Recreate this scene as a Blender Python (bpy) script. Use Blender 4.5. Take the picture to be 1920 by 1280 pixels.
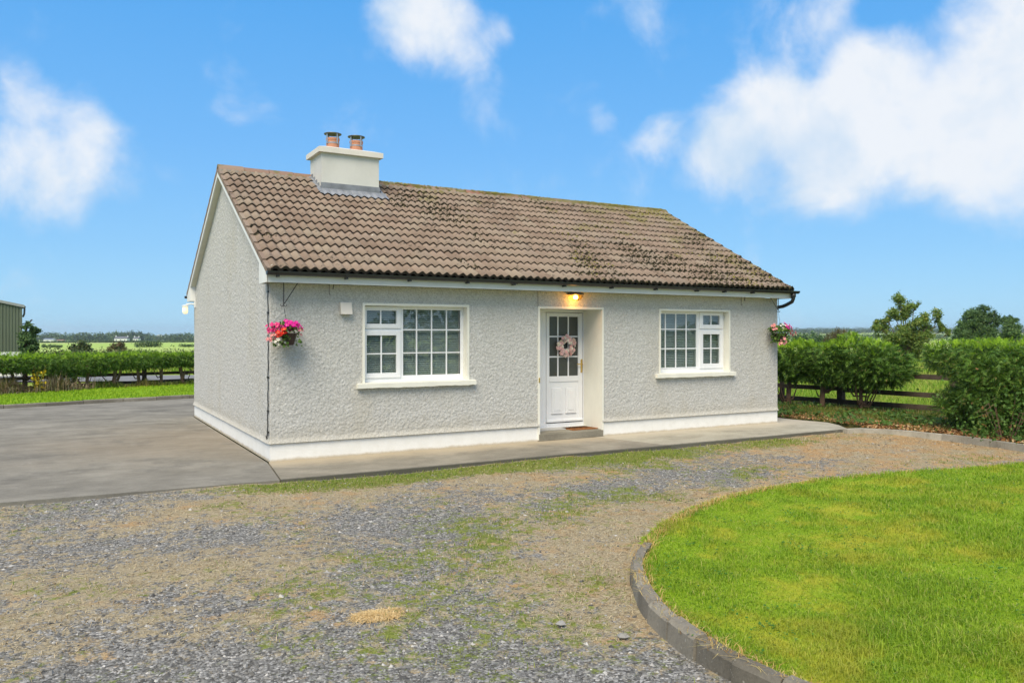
import bpy, math, random
import numpy as np
R = math.radians
rng = np.random.default_rng(7)
random.seed(7)
sc = bpy.context.scene
col = sc.collection
for o in list(bpy.data.objects): bpy.data.objects.remove(o)

# ------------------------------------------------------------------ camera
CAM = np.array([-2.608, -11.520, 1.817]); YAW = 0.5171; FPX = 1493.5
cd = bpy.data.cameras.new('camera'); cam = bpy.data.objects.new('camera', cd); col.objects.link(cam)
cam.location = CAM; cam.rotation_euler = (R(90), 0, -YAW)
cd.sensor_width = 36; cd.lens = FPX / 1920 * 36; cd.shift_y = -14 / 1920
cd.clip_start = 0.05; cd.clip_end = 20000
sc.camera = cam
FW = np.array([math.sin(YAW), math.cos(YAW), 0]); RT = np.array([math.cos(YAW), -math.sin(YAW), 0])

# ------------------------------------------------------------------ sky, sun, exposure
SUN_EL = R(52); SUN_AZ = math.atan2(-0.60, -0.62)          # measured from +Y towards +X
w = bpy.data.worlds.new('World'); sc.world = w; w.use_nodes = True
wn = w.node_tree; wn.nodes.clear()
def W(t, **k):
    n = wn.nodes.new(t)
    for a, v in k.items(): setattr(n, a, v)
    return n
def wl(a, b): wn.links.new(a, b)
wout = W('ShaderNodeOutputWorld'); bg = W('ShaderNodeBackground'); bg.inputs[1].default_value = 0.1
wl(bg.outputs[0], wout.inputs[0])
tc = W('ShaderNodeTexCoord'); DIR = tc.outputs['Generated']
sky = W('ShaderNodeTexSky', sky_type='NISHITA'); sky.sun_disc = False
sky.sun_elevation = SUN_EL; sky.sun_rotation = SUN_AZ % (2 * math.pi)
sky.air_density = 1.0; sky.dust_density = 0.4; sky.ozone_density = 2.0
sep = W('ShaderNodeSeparateXYZ'); wl(DIR, sep.inputs[0])
ramp = W('ShaderNodeValToRGB'); wl(sep.outputs[2], ramp.inputs[0])
er = ramp.color_ramp
stops = [(0.0, (.36, .72, 1.0)), (.10, (.25, .60, 1.0)), (.22, (.17, .51, 1.0)), (.40, (.085, .42, .95)), (1.0, (.03, .20, .66))]
while len(er.elements) < len(stops): er.elements.new(.5)
for e, (p, c) in zip(er.elements, stops): e.position = p; e.color = (*c, 1)
sc10 = W('ShaderNodeVectorMath', operation='SCALE'); wl(ramp.outputs[0], sc10.inputs[0]); sc10.inputs['Scale'].default_value = 7.0
mixs = W('ShaderNodeMix', data_type='RGBA'); mixs.inputs[0].default_value = 0.15
wl(sc10.outputs[0], mixs.inputs[6]); wl(sky.outputs[0], mixs.inputs[7])
# clouds: soft cumulus banks seen in given directions, broken up by noise
wob = W('ShaderNodeTexNoise'); wob.inputs['Scale'].default_value = 3.2; wob.inputs['Detail'].default_value = 7; wob.inputs['Roughness'].default_value = .55
wl(DIR, wob.inputs[0])
wsub = W('ShaderNodeVectorMath', operation='SUBTRACT'); wl(wob.outputs['Color'], wsub.inputs[0]); wsub.inputs[1].default_value = (.5, .5, .5)
wsc = W('ShaderNodeVectorMath', operation='SCALE'); wl(wsub.outputs[0], wsc.inputs[0]); wsc.inputs['Scale'].default_value = .10
wdir = W('ShaderNodeVectorMath', operation='ADD'); wl(DIR, wdir.inputs[0]); wl(wsc.outputs[0], wdir.inputs[1])
def pdir(px, py):
    d = FW + RT * (px - 960) / FPX + np.array([0, 0, 1.]) * (626 - py) / FPX
    return d / np.linalg.norm(d)
BANKS = [(60, 305, 105, .68), (150, 250, 70, .62), (30, 200, 70, .62), (100, 350, 75, .55),
         (815, 25, 100, .9), (880, 80, 62, .6), (745, 0, 70, .7), (930, 40, 55, .55),
         (1370, 280, 95, .95), (1450, 220, 95, 1.0), (1560, 290, 120, 1.0), (1660, 150, 90, 1.0), (1640, 230, 110, 1.0),
         (1770, 240, 130, 1.0), (1890, 230, 140, 1.0), (1890, 70, 100, 1.0), (1960, 150, 170, 1.0), (1820, 310, 80, .8),
         (1245, 248, 60, .62), (1210, 270, 40, .5), (1125, 235, 40, .48), (1200, 4, 90, .5), (1500, 60, 90, .45), (1560, 20, 80, .45)]
last = None
for (px, py, rr, amp) in BANKS:
    d = pdir(px, py)
    ds = W('ShaderNodeVectorMath', operation='DISTANCE'); wl(wdir.outputs[0], ds.inputs[0]); ds.inputs[1].default_value = tuple(d)
    mr = W('ShaderNodeMapRange'); mr.interpolation_type = 'SMOOTHSTEP'; wl(ds.outputs['Value'], mr.inputs[0])
    mr.inputs[1].default_value = rr / FPX * 1.75; mr.inputs[2].default_value = rr / FPX * .1
    mr.inputs[3].default_value = 0; mr.inputs[4].default_value = amp
    if last is None: last = mr.outputs[0]
    else:
        mx = W('ShaderNodeMath', operation='SMOOTH_MAX'); mx.inputs[2].default_value = .25
        wl(last, mx.inputs[0]); wl(mr.outputs[0], mx.inputs[1]); last = mx.outputs[0]
fb = W('ShaderNodeTexNoise'); fb.inputs['Scale'].default_value = 9.5; fb.inputs['Detail'].default_value = 9; fb.inputs['Roughness'].default_value = .58; fb.inputs['Distortion'].default_value = .25
wl(DIR, fb.inputs[0])
f1 = W('ShaderNodeMath', operation='MULTIPLY_ADD'); wl(fb.outputs[0], f1.inputs[0]); f1.inputs[1].default_value = 1.35; f1.inputs[2].default_value = -.70
f2 = W('ShaderNodeMath', operation='ADD'); wl(last, f2.inputs[0]); wl(f1.outputs[0], f2.inputs[1])
f3_ = W('ShaderNodeMapRange'); f3_.interpolation_type = 'SMOOTHSTEP'; wl(f2.outputs[0], f3_.inputs[0]); f3_.inputs[1].default_value = .19; f3_.inputs[2].default_value = .86
last = f3_.outputs[0]
# out-of-view dome: heavier broken cloud added to whiten the blue ambient light
nz = W('ShaderNodeTexNoise'); nz.inputs['Scale'].default_value = 2.3; nz.inputs['Detail'].default_value = 8; nz.inputs['Roughness'].default_value = .55
wl(DIR, nz.inputs[0])
nm = W('ShaderNodeMapRange'); nm.interpolation_type = 'SMOOTHSTEP'; wl(nz.outputs[0], nm.inputs[0])
nm.inputs[1].default_value = .43; nm.inputs[2].default_value = .61
dt = W('ShaderNodeVectorMath', operation='DOT_PRODUCT'); wl(DIR, dt.inputs[0]); dt.inputs[1].default_value = tuple(FW)
dm = W('ShaderNodeMapRange'); wl(dt.outputs['Value'], dm.inputs[0]); dm.inputs[1].default_value = .72; dm.inputs[2].default_value = .55
nmul = W('ShaderNodeMath', operation='MULTIPLY'); wl(nm.outputs[0], nmul.inputs[0]); wl(dm.outputs[0], nmul.inputs[1])
den = W('ShaderNodeMath', operation='MAXIMUM'); wl(last, den.inputs[0]); wl(nmul.outputs[0], den.inputs[1])
dn = W('ShaderNodeMath', operation='MULTIPLY'); wl(den.outputs[0], dn.inputs[0]); dn.inputs[1].default_value = .94; dn.use_clamp = True
shade = W('ShaderNodeTexNoise'); shade.inputs['Scale'].default_value = 8; shade.inputs['Detail'].default_value = 7; wl(wdir.outputs[0], shade.inputs[0])
cr = W('ShaderNodeValToRGB'); shm = W('ShaderNodeMath', operation='MULTIPLY_ADD'); wl(fb.outputs[0], shm.inputs[0]); shm.inputs[1].default_value = .55; shm.inputs[2].default_value = -.27
sha = W('ShaderNodeMath', operation='ADD'); wl(shade.outputs[0], sha.inputs[0]); wl(shm.outputs[0], sha.inputs[1]); wl(sha.outputs[0], cr.inputs[0])
cr.color_ramp.elements[0].position = .35; cr.color_ramp.elements[0].color = (.63, .78, .95, 1)
cr.color_ramp.elements[1].position = .58; cr.color_ramp.elements[1].color = (.93, .96, 1.0, 1)
c10 = W('ShaderNodeVectorMath', operation='SCALE'); wl(cr.outputs[0], c10.inputs[0]); c10.inputs['Scale'].default_value = 6.9
mixc = W('ShaderNodeMix', data_type='RGBA'); wl(dn.outputs[0], mixc.inputs[0]); wl(mixs.outputs[2], mixc.inputs[6]); wl(c10.outputs[0], mixc.inputs[7])
wl(mixc.outputs[2], bg.inputs[0])

sd = bpy.data.lights.new('sun', 'SUN'); sd.energy = 3.25; sd.angle = R(38); sd.color = (1.0, .885, .70)
so = bpy.data.objects.new('sun', sd); col.objects.link(so)
from mathutils import Vector
sv = Vector((math.sin(SUN_AZ) * math.cos(SUN_EL), math.cos(SUN_AZ) * math.cos(SUN_EL), math.sin(SUN_EL)))
so.rotation_euler = sv.to_track_quat('Z', 'Y').to_euler(); so.location = sv * 60
vs = sc.view_settings; vs.view_transform = 'Standard'; vs.look = 'None'; vs.gamma = 1; vs.exposure = 0.5; vs.use_curve_mapping = False

# ------------------------------------------------------------------ helpers
def at(px, depth, z=0.0):
    p = CAM + FW * depth + RT * (px - 960) / FPX * depth
    return np.array([p[0], p[1], z])
def project(P):
    d = P - CAM; z = d @ FW
    zz = np.where(np.abs(z) < 1e-3, 1e-3, z)
    return 960 + FPX * (d @ RT) / zz, 626 - FPX * d[:, 2] / zz, z
def visible(P, mx=260, my=260, near=1.0):
    x, y, z = project(P)
    return (z > near) & (x > -mx) & (x < 1920 + mx) & (y > -my) & (y < 1280 + my)

def setp(o, label=None, cat=None, group=None, kind=None):
    if label: o['label'] = label
    if cat: o['category'] = cat
    if group: o['group'] = group
    if kind: o['kind'] = kind
    return o
def empty(name, loc=(0, 0, 0), parent=None, **k):
    o = bpy.data.objects.new(name, None); col.objects.link(o); o.location = loc
    o.empty_display_size = .2
    if parent: o.parent = parent
    return setp(o, **k)
def link(name, me, mats, parent=None, loc=None, **k):
    if mats is not None:
        if not isinstance(mats, (list, tuple)): mats = [mats]
        for m in mats: me.materials.append(m)
    o = bpy.data.objects.new(name, me); col.objects.link(o)
    if parent: o.parent = parent
    if loc is not None: o.location = loc
    return setp(o, **k)
def copyobj(o, parent=None):
    c = o.copy(); col.objects.link(c)
    for k in list(c.keys()):
        pass
    if parent: c.parent = parent
    return c
def fast(name, V, F, mats, parent=None, smooth=False, mi=None, loc=None, **k):
    """mesh from numpy arrays, all faces with the same corner count"""
    V = np.asarray(V, np.float32); F = np.asarray(F, np.int32)
    me = bpy.data.meshes.new(name)
    me.vertices.add(len(V)); me.vertices.foreach_set('co', V.ravel())
    n, kf = F.shape
    me.loops.add(n * kf); me.loops.foreach_set('vertex_index', F.ravel())
    me.polygons.add(n); me.polygons.foreach_set('loop_start', np.arange(0, n * kf, kf, dtype=np.int32))
    if mi is not None: me.polygons.foreach_set('material_index', np.asarray(mi, np.int32))
    me.polygons.foreach_set('use_smooth', np.full(n, smooth))
    me.update(calc_edges=True); me.validate()
    return link(name, me, mats, parent, loc, **k)

class MB:
    def __init__(s): s.v = []; s.f = []; s.m = []
    def poly(s, vs, fs, m=0):
        b = len(s.v); s.v += [tuple(map(float, v)) for v in vs]
        s.f += [tuple(b + i for i in f) for f in fs]; s.m += [m] * len(fs); return s
    def box(s, x0, x1, y0, y1, z0, z1, m=0, ch=0.0):
        if ch <= 0:
            return s.poly([(x0, y0, z0), (x1, y0, z0), (x1, y1, z0), (x0, y1, z0), (x0, y0, z1), (x1, y0, z1), (x1, y1, z1), (x0, y1, z1)],
                          [(0, 3, 2, 1), (4, 5, 6, 7), (0, 1, 5, 4), (1, 2, 6, 5), (2, 3, 7, 6), (3, 0, 4, 7)], m)
        import bmesh
        bm = bmesh.new(); bmesh.ops.create_cube(bm, size=1)
        for v in bm.verts: v.co = ((x0 + x1) / 2 + v.co.x * (x1 - x0), (y0 + y1) / 2 + v.co.y * (y1 - y0), (z0 + z1) / 2 + v.co.z * (z1 - z0))
        bmesh.ops.bevel(bm, geom=bm.edges[:], offset=ch, segments=1, affect='EDGES')
        bm.verts.index_update()
        s.poly([v.co for v in bm.verts], [[v.index for v in f.verts] for f in bm.faces], m); bm.free(); return s
    def prism(s, pts, axis, a, b, m=0):
        """extrude polygon pts (2D) along axis ('x','y','z') from a to b"""
        n = len(pts)
        def P(p, t):
            return {'x': (t, p[0], p[1]), 'y': (p[0], t, p[1]), 'z': (p[0], p[1], t)}[axis]
        vs = [P(p, a) for p in pts] + [P(p, b) for p in pts]
        fs = [tuple(range(n))[::-1], tuple(range(n, 2 * n))] + [(i, (i + 1) % n, n + (i + 1) % n, n + i) for i in range(n)]
        return s.poly(vs, fs, m)
    def tube(s, pts, r, k=8, m=0, cap=True):
        pts = [np.array(p, float) for p in pts]; n = len(pts)
        rs = r if isinstance(r, (list, tuple, np.ndarray)) else [r] * n
        b = len(s.v); up = np.array([0.123, 0.31, 0.94])
        for i, p in enumerate(pts):
            t = pts[min(i + 1, n - 1)] - pts[max(i - 1, 0)]; t = t / (np.linalg.norm(t) + 1e-9)
            a = np.cross(t, up); 
            if np.linalg.norm(a) < .05: a = np.cross(t, np.array([1., 0, 0]))
            a /= np.linalg.norm(a); c = np.cross(t, a)
            for j in range(k):
                q = p + rs[i] * (math.cos(2 * math.pi * j / k) * a + math.sin(2 * math.pi * j / k) * c)
                s.v.append(tuple(q))
        for i in range(n - 1):
            for j in range(k):
                s.f.append((b + i * k + j, b + i * k + (j + 1) % k, b + (i + 1) * k + (j + 1) % k, b + (i + 1) * k + j)); s.m.append(m)
        if cap:
            s.f.append(tuple(b + j for j in range(k))[::-1]); s.f.append(tuple(b + (n - 1) * k + j for j in range(k))); s.m += [m, m]
        return s
    def lathe(s, prof, c=(0, 0, 0), k=20, m=0):
        b = len(s.v); n = len(prof)
        for (r, z) in prof:
            for j in range(k):
                a = 2 * math.pi * j / k; s.v.append((c[0] + r * math.cos(a), c[1] + r * math.sin(a), c[2] + z))
        for i in range(n - 1):
            for j in range(k):
                s.f.append((b + i * k + j, b + i * k + (j + 1) % k, b + (i + 1) * k + (j + 1) % k, b + (i + 1) * k + j)); s.m.append(m)
        return s
    def mesh(s, name, smooth=False):
        me = bpy.data.meshes.new(name); me.from_pydata(s.v, [], s.f)
        for p, m in zip(me.polygons, s.m): p.material_index = m; p.use_smooth = smooth
        me.update(); return me
    def build(s, name, mats, parent=None, smooth=False, loc=None, **k):
        return link(name, s.mesh(name, smooth), mats, parent, loc, **k)

def field(nx, ny, sig, seed):
    """smooth periodic noise, zero mean and unit deviation"""
    r = np.random.default_rng(seed).standard_normal((ny, nx))
    fx = np.fft.fftfreq(nx)[None, :]; fy = np.fft.fftfreq(ny)[:, None]
    g = np.exp(-2 * (math.pi * sig) ** 2 * (fx ** 2 + fy ** 2))
    h = np.fft.ifft2(np.fft.fft2(r) * g).real
    return (h - h.mean()) / h.std()
class Noise2:
    def __init__(s, cell, sig, seed, n=512): s.h = field(n, n, sig, seed); s.c = cell; s.n = n
    def __call__(s, u, v):
        x = np.asarray(u, float) / s.c; y = np.asarray(v, float) / s.c
        x0 = np.floor(x).astype(int); y0 = np.floor(y).astype(int); fx = x - x0; fy = y - y0
        h = s.h; n = s.n
        a = h[y0 % n, x0 % n]; b = h[y0 % n, (x0 + 1) % n]; c = h[(y0 + 1) % n, x0 % n]; d = h[(y0 + 1) % n, (x0 + 1) % n]
        return (a * (1 - fx) + b * fx) * (1 - fy) + (c * (1 - fx) + d * fx) * fy
def sstep(a, b, x):
    t = np.clip((x - a) / (b - a), 0, 1); return t * t * (3 - 2 * t)
N_big = Noise2(.1, 8, 11); N_mid = Noise2(.1, 3, 12); N_small = Noise2(.05, 2, 13); N_b2 = Noise2(.1, 8, 14); N_m2 = Noise2(.1, 3, 15)

# ------------------------------------------------------------------ materials
class Mat:
    def __init__(s, name, base=(.8, .8, .8), rough=.6, spec=.4, metal=0.0):
        s.m = bpy.data.materials.new(name); s.m.use_nodes = True; s.nt = s.m.node_tree
        s.b = s.nt.nodes['Principled BSDF']; s.out = s.nt.nodes['Material Output']
        s.b.inputs['Base Color'].default_value = (*base, 1); s.b.inputs['Roughness'].default_value = rough
        s.b.inputs['Specular IOR Level'].default_value = spec; s.b.inputs['Metallic'].default_value = metal
        s._pos = None
    def n(s, t, **k):
        q = s.nt.nodes.new(t)
        for a, v in k.items(): setattr(q, a, v)
        return q
    def l(s, a, b): s.nt.links.new(a, b)
    @property
    def pos(s):
        if s._pos is None: s._pos = s.n('ShaderNodeNewGeometry').outputs['Position']
        return s._pos
    def geo(s, which): return s.n('ShaderNodeNewGeometry').outputs[which]
    def noise(s, scale, detail=4, rough=.55, stretch=None, vec=None, dist=0.0):
        t = s.n('ShaderNodeTexNoise'); t.inputs['Scale'].default_value = scale; t.inputs['Detail'].default_value = detail
        t.inputs['Roughness'].default_value = rough; t.inputs['Distortion'].default_value = dist
        v = vec or s.pos
        if stretch:
            mp = s.n('ShaderNodeMapping'); mp.inputs['Scale'].default_value = stretch; s.l(v, mp.inputs[0]); v = mp.outputs[0]
        s.l(v, t.inputs[0]); return t.outputs[0]
    def ramp(s, fac, stops):
        r = s.n('ShaderNodeValToRGB'); e = r.color_ramp
        while len(e.elements) < len(stops): e.elements.new(.5)
        for q, (p, c) in zip(e.elements, stops):
            q.position = p; q.color = (*c, 1) if len(c) == 3 else c
        s.l(fac, r.inputs[0]); return r.outputs[0]
    def rng(s, fac, a, b, c=0., d=1.):
        r = s.n('ShaderNodeMapRange'); r.interpolation_type = 'SMOOTHSTEP'; s.l(fac, r.inputs[0])
        for i, v in enumerate((a, b, c, d)): r.inputs[i + 1].default_value = v
        return r.outputs[0]
    def mix(s, fac, a, b, mode='MIX'):
        q = s.n('ShaderNodeMix', data_type='RGBA', blend_type=mode)
        for i, v in ((0, fac), (6, a), (7, b)):
            if isinstance(v, (int, float)): q.inputs[i].default_value = v
            elif isinstance(v, tuple): q.inputs[i].default_value = (*v, 1)
            else: s.l(v, q.inputs[i])
        return q.outputs[2]
    def math(s, op, a, b):
        q = s.n('ShaderNodeMath', operation=op)
        for i, v in ((0, a), (1, b)):
            if isinstance(v, (int, float)): q.inputs[i].default_value = v
            else: s.l(v, q.inputs[i])
        return q.outputs[0]
    def xyz(s):
        q = s.n('ShaderNodeSeparateXYZ'); s.l(s.pos, q.inputs[0]); return q.outputs
    def color(s, c): s.l(c, s.b.inputs['Base Color']); return s
    def bump(s, h, strength=.5, dist=.01):
        q = s.n('ShaderNodeBump'); q.inputs['Strength'].default_value = strength; q.inputs['Distance'].default_value = dist
        s.l(h, q.inputs['Height']); s.l(q.outputs[0], s.b.inputs['Normal']); return s
def plain(name, base, rough=.6, spec=.4, metal=0., var=.12, scale=9., bump=0.):
    M = Mat(name, base, rough, spec, metal)
    n = M.noise(scale, 6, .6)
    M.color(M.ramp(n, [(.25, tuple(c * (1 - var) for c in base)), (.75, tuple(min(1, c * (1 + var)) for c in base))]))
    if bump: M.bump(M.noise(scale * 12, 4), bump, .004)
    return M.m
def leaf_mat(name, stops, trans=.35, rough=.55, posvar=None):
    M = Mat(name, stops[0][1], rough, .25)
    r = M.geo('Random Per Island')
    c = M.ramp(r, stops)
    n = M.noise(posvar or 1.3, 3, .5)
    c = M.mix(.55, c, M.mix(M.rng(n, .35, .65), (.55, .60, .48), (1.36, 1.32, 1.12)), 'MULTIPLY')
    M.color(c)
    tr = M.n('ShaderNodeBsdfTranslucent'); M.l(c, tr.inputs[0])
    mx = M.n('ShaderNodeMixShader'); mx.inputs[0].default_value = trans
    M.l(M.b.outputs[0], mx.inputs[1]); M.l(tr.outputs[0], mx.inputs[2]); M.l(mx.outputs[0], M.out.inputs[0])
    return M.m

def pebbledash():
    M = Mat('pebbledash', (.55, .54, .5), .9, .2)
    f = M.noise(58, 4, .65); g = M.noise(5, 5, .6); st = M.noise(1.2, 5, .6, (1, 1, .35))
    c = M.ramp(f, [(.28, (.29, .285, .262)), (.45, (.475, .472, .45)), (.58, (.555, .553, .53)), (.74, (.71, .71, .69))])
    c = M.mix(.35, c, M.ramp(g, [(.3, (.86, .85, .80)), (.7, (1.04, 1.04, 1.03))]), 'MULTIPLY')
    c = M.mix(M.rng(st, .48, .78, 0, .4), c, (.44, .41, .33))
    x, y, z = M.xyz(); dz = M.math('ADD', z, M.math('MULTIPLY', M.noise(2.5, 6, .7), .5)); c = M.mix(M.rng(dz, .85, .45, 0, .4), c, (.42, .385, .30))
    M.color(c); M.bump(f, .5, .006); return M.m
def cream(name='cream_paint', base=(.80, .79, .70)):
    M = Mat(name, base, .6, .35); n = M.noise(3, 6, .65, (1, 1, .5)); n2 = M.noise(30, 3)
    c = M.ramp(n, [(.3, tuple(b * .90 for b in base)), (.6, base)])
    M.color(c); M.bump(n2, .15, .004); return M.m
def plinthmat():
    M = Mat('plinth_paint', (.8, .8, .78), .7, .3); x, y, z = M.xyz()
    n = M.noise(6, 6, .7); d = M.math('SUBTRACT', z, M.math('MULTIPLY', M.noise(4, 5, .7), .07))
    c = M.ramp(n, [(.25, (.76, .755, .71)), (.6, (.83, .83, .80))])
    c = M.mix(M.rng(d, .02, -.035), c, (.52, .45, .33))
    M.color(c); M.bump(M.noise(25, 4), .2, .01); return M.m
def tilemat():
    M = Mat('roof_tile', (.25, .18, .13), .88, .2)
    r = M.geo('Random Per Island'); x, y, z = M.xyz()
    oi = M.n('ShaderNodeObjectInfo').outputs['Random']
    rr = M.math('FRACT', M.math('ADD', r, M.math('MULTIPLY', oi, 7.13)), 0)
    c = M.ramp(rr, [(0., (.215, .157, .12)), (.35, (.26, .195, .15)), (.6, (.285, .216, .168)), (.8, (.24, .19, .153)), (1., (.305, .245, .187))])
    g = M.noise(55, 4, .7); c = M.mix(.5, c, M.ramp(g, [(.3, (.72, .70, .68)), (.7, (1.15, 1.14, 1.12))]), 'MULTIPLY')
    b = M.noise(.9, 5, .6); c = M.mix(M.rng(b, .42, .72, 0, .45), c, (.31, .25, .185))
    # moss and lichen: more towards the right and towards the ridge
    mm = M.math('ADD', M.noise(1.7, 6, .68), M.math('ADD', M.math('MULTIPLY', x, .016), M.math('MULTIPLY', z, .075)))
    c = M.mix(M.rng(mm, .96, 1.12, 0, .75), c, (.16, .15, .035))
    dk = M.noise(9, 6, .72); dk2 = M.math('ADD', dk, M.math('MULTIPLY', M.noise(.7, 4), .35))
    c = M.mix(M.rng(dk2, .74, .86, 0, .85), c, (.055, .048, .035))
    wl_ = M.noise(13, 3, .6); c = M.mix(M.rng(wl_, .715, .745, 0, .8), c, (.62, .58, .50))
    M.color(c); M.bump(g, .35, .006); return M.m
def concrete(name, a, b, stain=None, yedge=None, worn=False):
    M = Mat(name, a, .95, .06); x, y, z = M.xyz()
    n = M.noise(.55, 7, .65); f = M.noise(60, 4, .7); s = M.noise(1.5, 8, .75, (.75, 1.3, 1))
    c = M.ramp(n, [(.3, a), (.7, b)])
    c = M.mix(.75, c, M.ramp(s, [(.3, (.58, .57, .54)), (.7, (1.28, 1.27, 1.24))]), 'MULTIPLY')
    c = M.mix(.55, c, M.ramp(f, [(.3, (.72, .72, .72)), (.7, (1.22, 1.22, 1.22))]), 'MULTIPLY')
    sp = M.noise(15, 4, .6); c = M.mix(M.rng(sp, .70, .75, 0, .6), c, (.5, .49, .46))
    if worn:
        oi = M.n('ShaderNodeObjectInfo').outputs['Random']
        c = M.mix(1.0, c, M.ramp(oi, [(0, (.86, .85, .83)), (1, (1.18, 1.17, 1.14))]), 'MULTIPLY')
        c = M.mix(M.rng(M.noise(7, 7, .75), .52, .70, 0, .55), c, (.085, .08, .065)); c = M.mix(M.rng(M.noise(28, 4, .65), .62, .70, 0, .7), c, (.42, .41, .36))
    if yedge:
        d = M.math('ADD', y, M.math('MULTIPLY', M.math('SUBTRACT', M.noise(2.2, 5, .7), .5), .7))
        c = M.mix(M.rng(d, -.75, -.1, 0, .8), c, yedge)
        d2 = M.math('ADD', y, M.math('MULTIPLY', M.math('SUBTRACT', M.noise(9, 5, .7), .5), .16))
        c = M.mix(M.rng(d2, -1.38, -1.47, 0, .75), c, (.06, .062, .05))
    if stain:
        (sx, sy, rad, colr) = stain
        v = M.n('ShaderNodeVectorMath', operation='DISTANCE'); M.l(M.pos, v.inputs[0]); v.inputs[1].default_value = (sx, sy, 0)
        d = M.math('ADD', v.outputs['Value'], M.math('MULTIPLY', M.noise(.8, 6, .7), 4.0))
        c = M.mix(M.rng(d, rad + 3.2, rad - .5, 0, .36), c, colr)
        c = M.mix(M.rng(M.noise(.75, 8, .72), .50, .66, 0, .5), c, (.115, .11, .098)); c = M.mix(M.rng(M.noise(2.8, 8, .78), .58, .70, 0, .5), c, (.36, .345, .305))
    M.color(c); M.bump(f, .35, .006); return M.m
def gravelmat():
    M = Mat('gravel_drive', (.15, .15, .14), 1.0, .03)
    def A(nm):
        q = M.n('ShaderNodeAttribute'); q.attribute_name = nm; return q.outputs['Fac']
    st, gr = A('straw'), A('green')
    v = M.n('ShaderNodeTexVoronoi'); v.inputs['Scale'].default_value = 60; v.inputs['Randomness'].default_value = 1; M.l(M.pos, v.inputs['Vector'])
    sepc = M.n('ShaderNodeSeparateColor'); M.l(v.outputs['Color'], sepc.inputs[0])
    g = M.ramp(sepc.outputs[0], [(0, (.075, .073, .068)), (.35, (.165, .162, .152)), (.7, (.255, .25, .235)), (.93, (.36, .35, .33)), (1., (.50, .48, .45))])
    g = M.mix(M.rng(v.outputs['Distance'], .45, .85, .0, .6), g, (.085, .078, .065))
    fine = M.noise(34, 6, .75, (1, 1, 1)); fine2 = M.noise(120, 3, .7)
    s = M.ramp(M.noise(46, 5, .75, (.8, 1.3, 1)), [(.28, (.14, .115, .07)), (.43, (.275, .228, .145)), (.58, (.41, .345, .23)), (.72, (.56, .49, .35))])
    px_, py_, pz_ = M.xyz(); s = M.mix(M.rng(M.math('ADD', M.noise(2.3, 6, .72), M.math('MULTIPLY', px_, .012)), .50, .70, 0, .75), s, (.43, .26, .115))
    gg = M.ramp(fine, [(.3, (.09, .115, .02)), (.5, (.165, .205, .032)), (.7, (.28, .30, .085))])
    fs = M.rng(M.math('ADD', st, M.math('MULTIPLY', M.math('SUBTRACT', M.noise(11, 8, .78), .5), 3.6)), .30, .68)
    fg = M.rng(M.math('ADD', gr, M.math('MULTIPLY', M.math('SUBTRACT', M.noise(8, 8, .8), .5), 3.2)), .34, .70, 0, .9)
    c = M.mix(fs, g, s); c = M.mix(fg, c, gg)
    c = M.mix(.8, c, M.ramp(fine2, [(.3, (.50, .50, .50)), (.7, (1.38, 1.38, 1.38))]), 'MULTIPLY')
    M.color(c); M.bump(M.math('ADD', M.math('MULTIPLY', v.outputs['Distance'], -.6), fine), .7, .012); return M.m
def turfmat(name, a, b, yel, sc_=1.0):
    M = Mat(name, a, .9, .15); n = M.noise(.9 * sc_, 6, .65); f = M.noise(40 * sc_, 5, .75); k = M.noise(2.4 * sc_, 5, .7)
    c = M.ramp(f, [(.3, tuple(q * .55 for q in a)), (.5, a), (.72, b)])
    c = M.mix(M.rng(M.math('ADD', M.math('MULTIPLY', n, .6), M.math('MULTIPLY', k, .4)), .47, .62, 0, .75), c, yel)
    M.color(c); M.bump(f, .6, .02); return M.m
def blademat(name, stops, yel, amt=.8, sc_=1.0, trans=.35):
    M = Mat(name, stops[0][1], .6, .2); r = M.geo('Random Per Island')
    c = M.ramp(r, stops)
    n = M.noise(.9 * sc_, 6, .65); k = M.noise(2.4 * sc_, 5, .7)
    c = M.mix(M.rng(M.math('ADD', M.math('MULTIPLY', n, .6), M.math('MULTIPLY', k, .4)), .46, .62, 0, amt), c, yel)
    d = M.noise(1.7 * sc_, 4, .6); c = M.mix(.7, c, M.ramp(d, [(.35, (.66, .74, .6)), (.65, (1.12, 1.08, 1.05))]), 'MULTIPLY')
    M.color(c); tr = M.n('ShaderNodeBsdfTranslucent'); M.l(c, tr.inputs[0])
    mx = M.n('ShaderNodeMixShader'); mx.inputs[0].default_value = trans
    M.l(M.b.outputs[0], mx.inputs[1]); M.l(tr.outputs[0], mx.inputs[2]); M.l(mx.outputs[0], M.out.inputs[0]); return M.m
def islandmat(name, stops, rough=.85, spec=.25, sc_=30):
    M = Mat(name, stops[0][1], rough, spec); c = M.ramp(M.geo('Random Per Island'), stops)
    g = M.noise(sc_, 4, .7); M.color(M.mix(.5, c, M.ramp(g, [(.3, (.7, .7, .7)), (.7, (1.2, 1.2, 1.2))]), 'MULTIPLY')); return M.m
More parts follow.
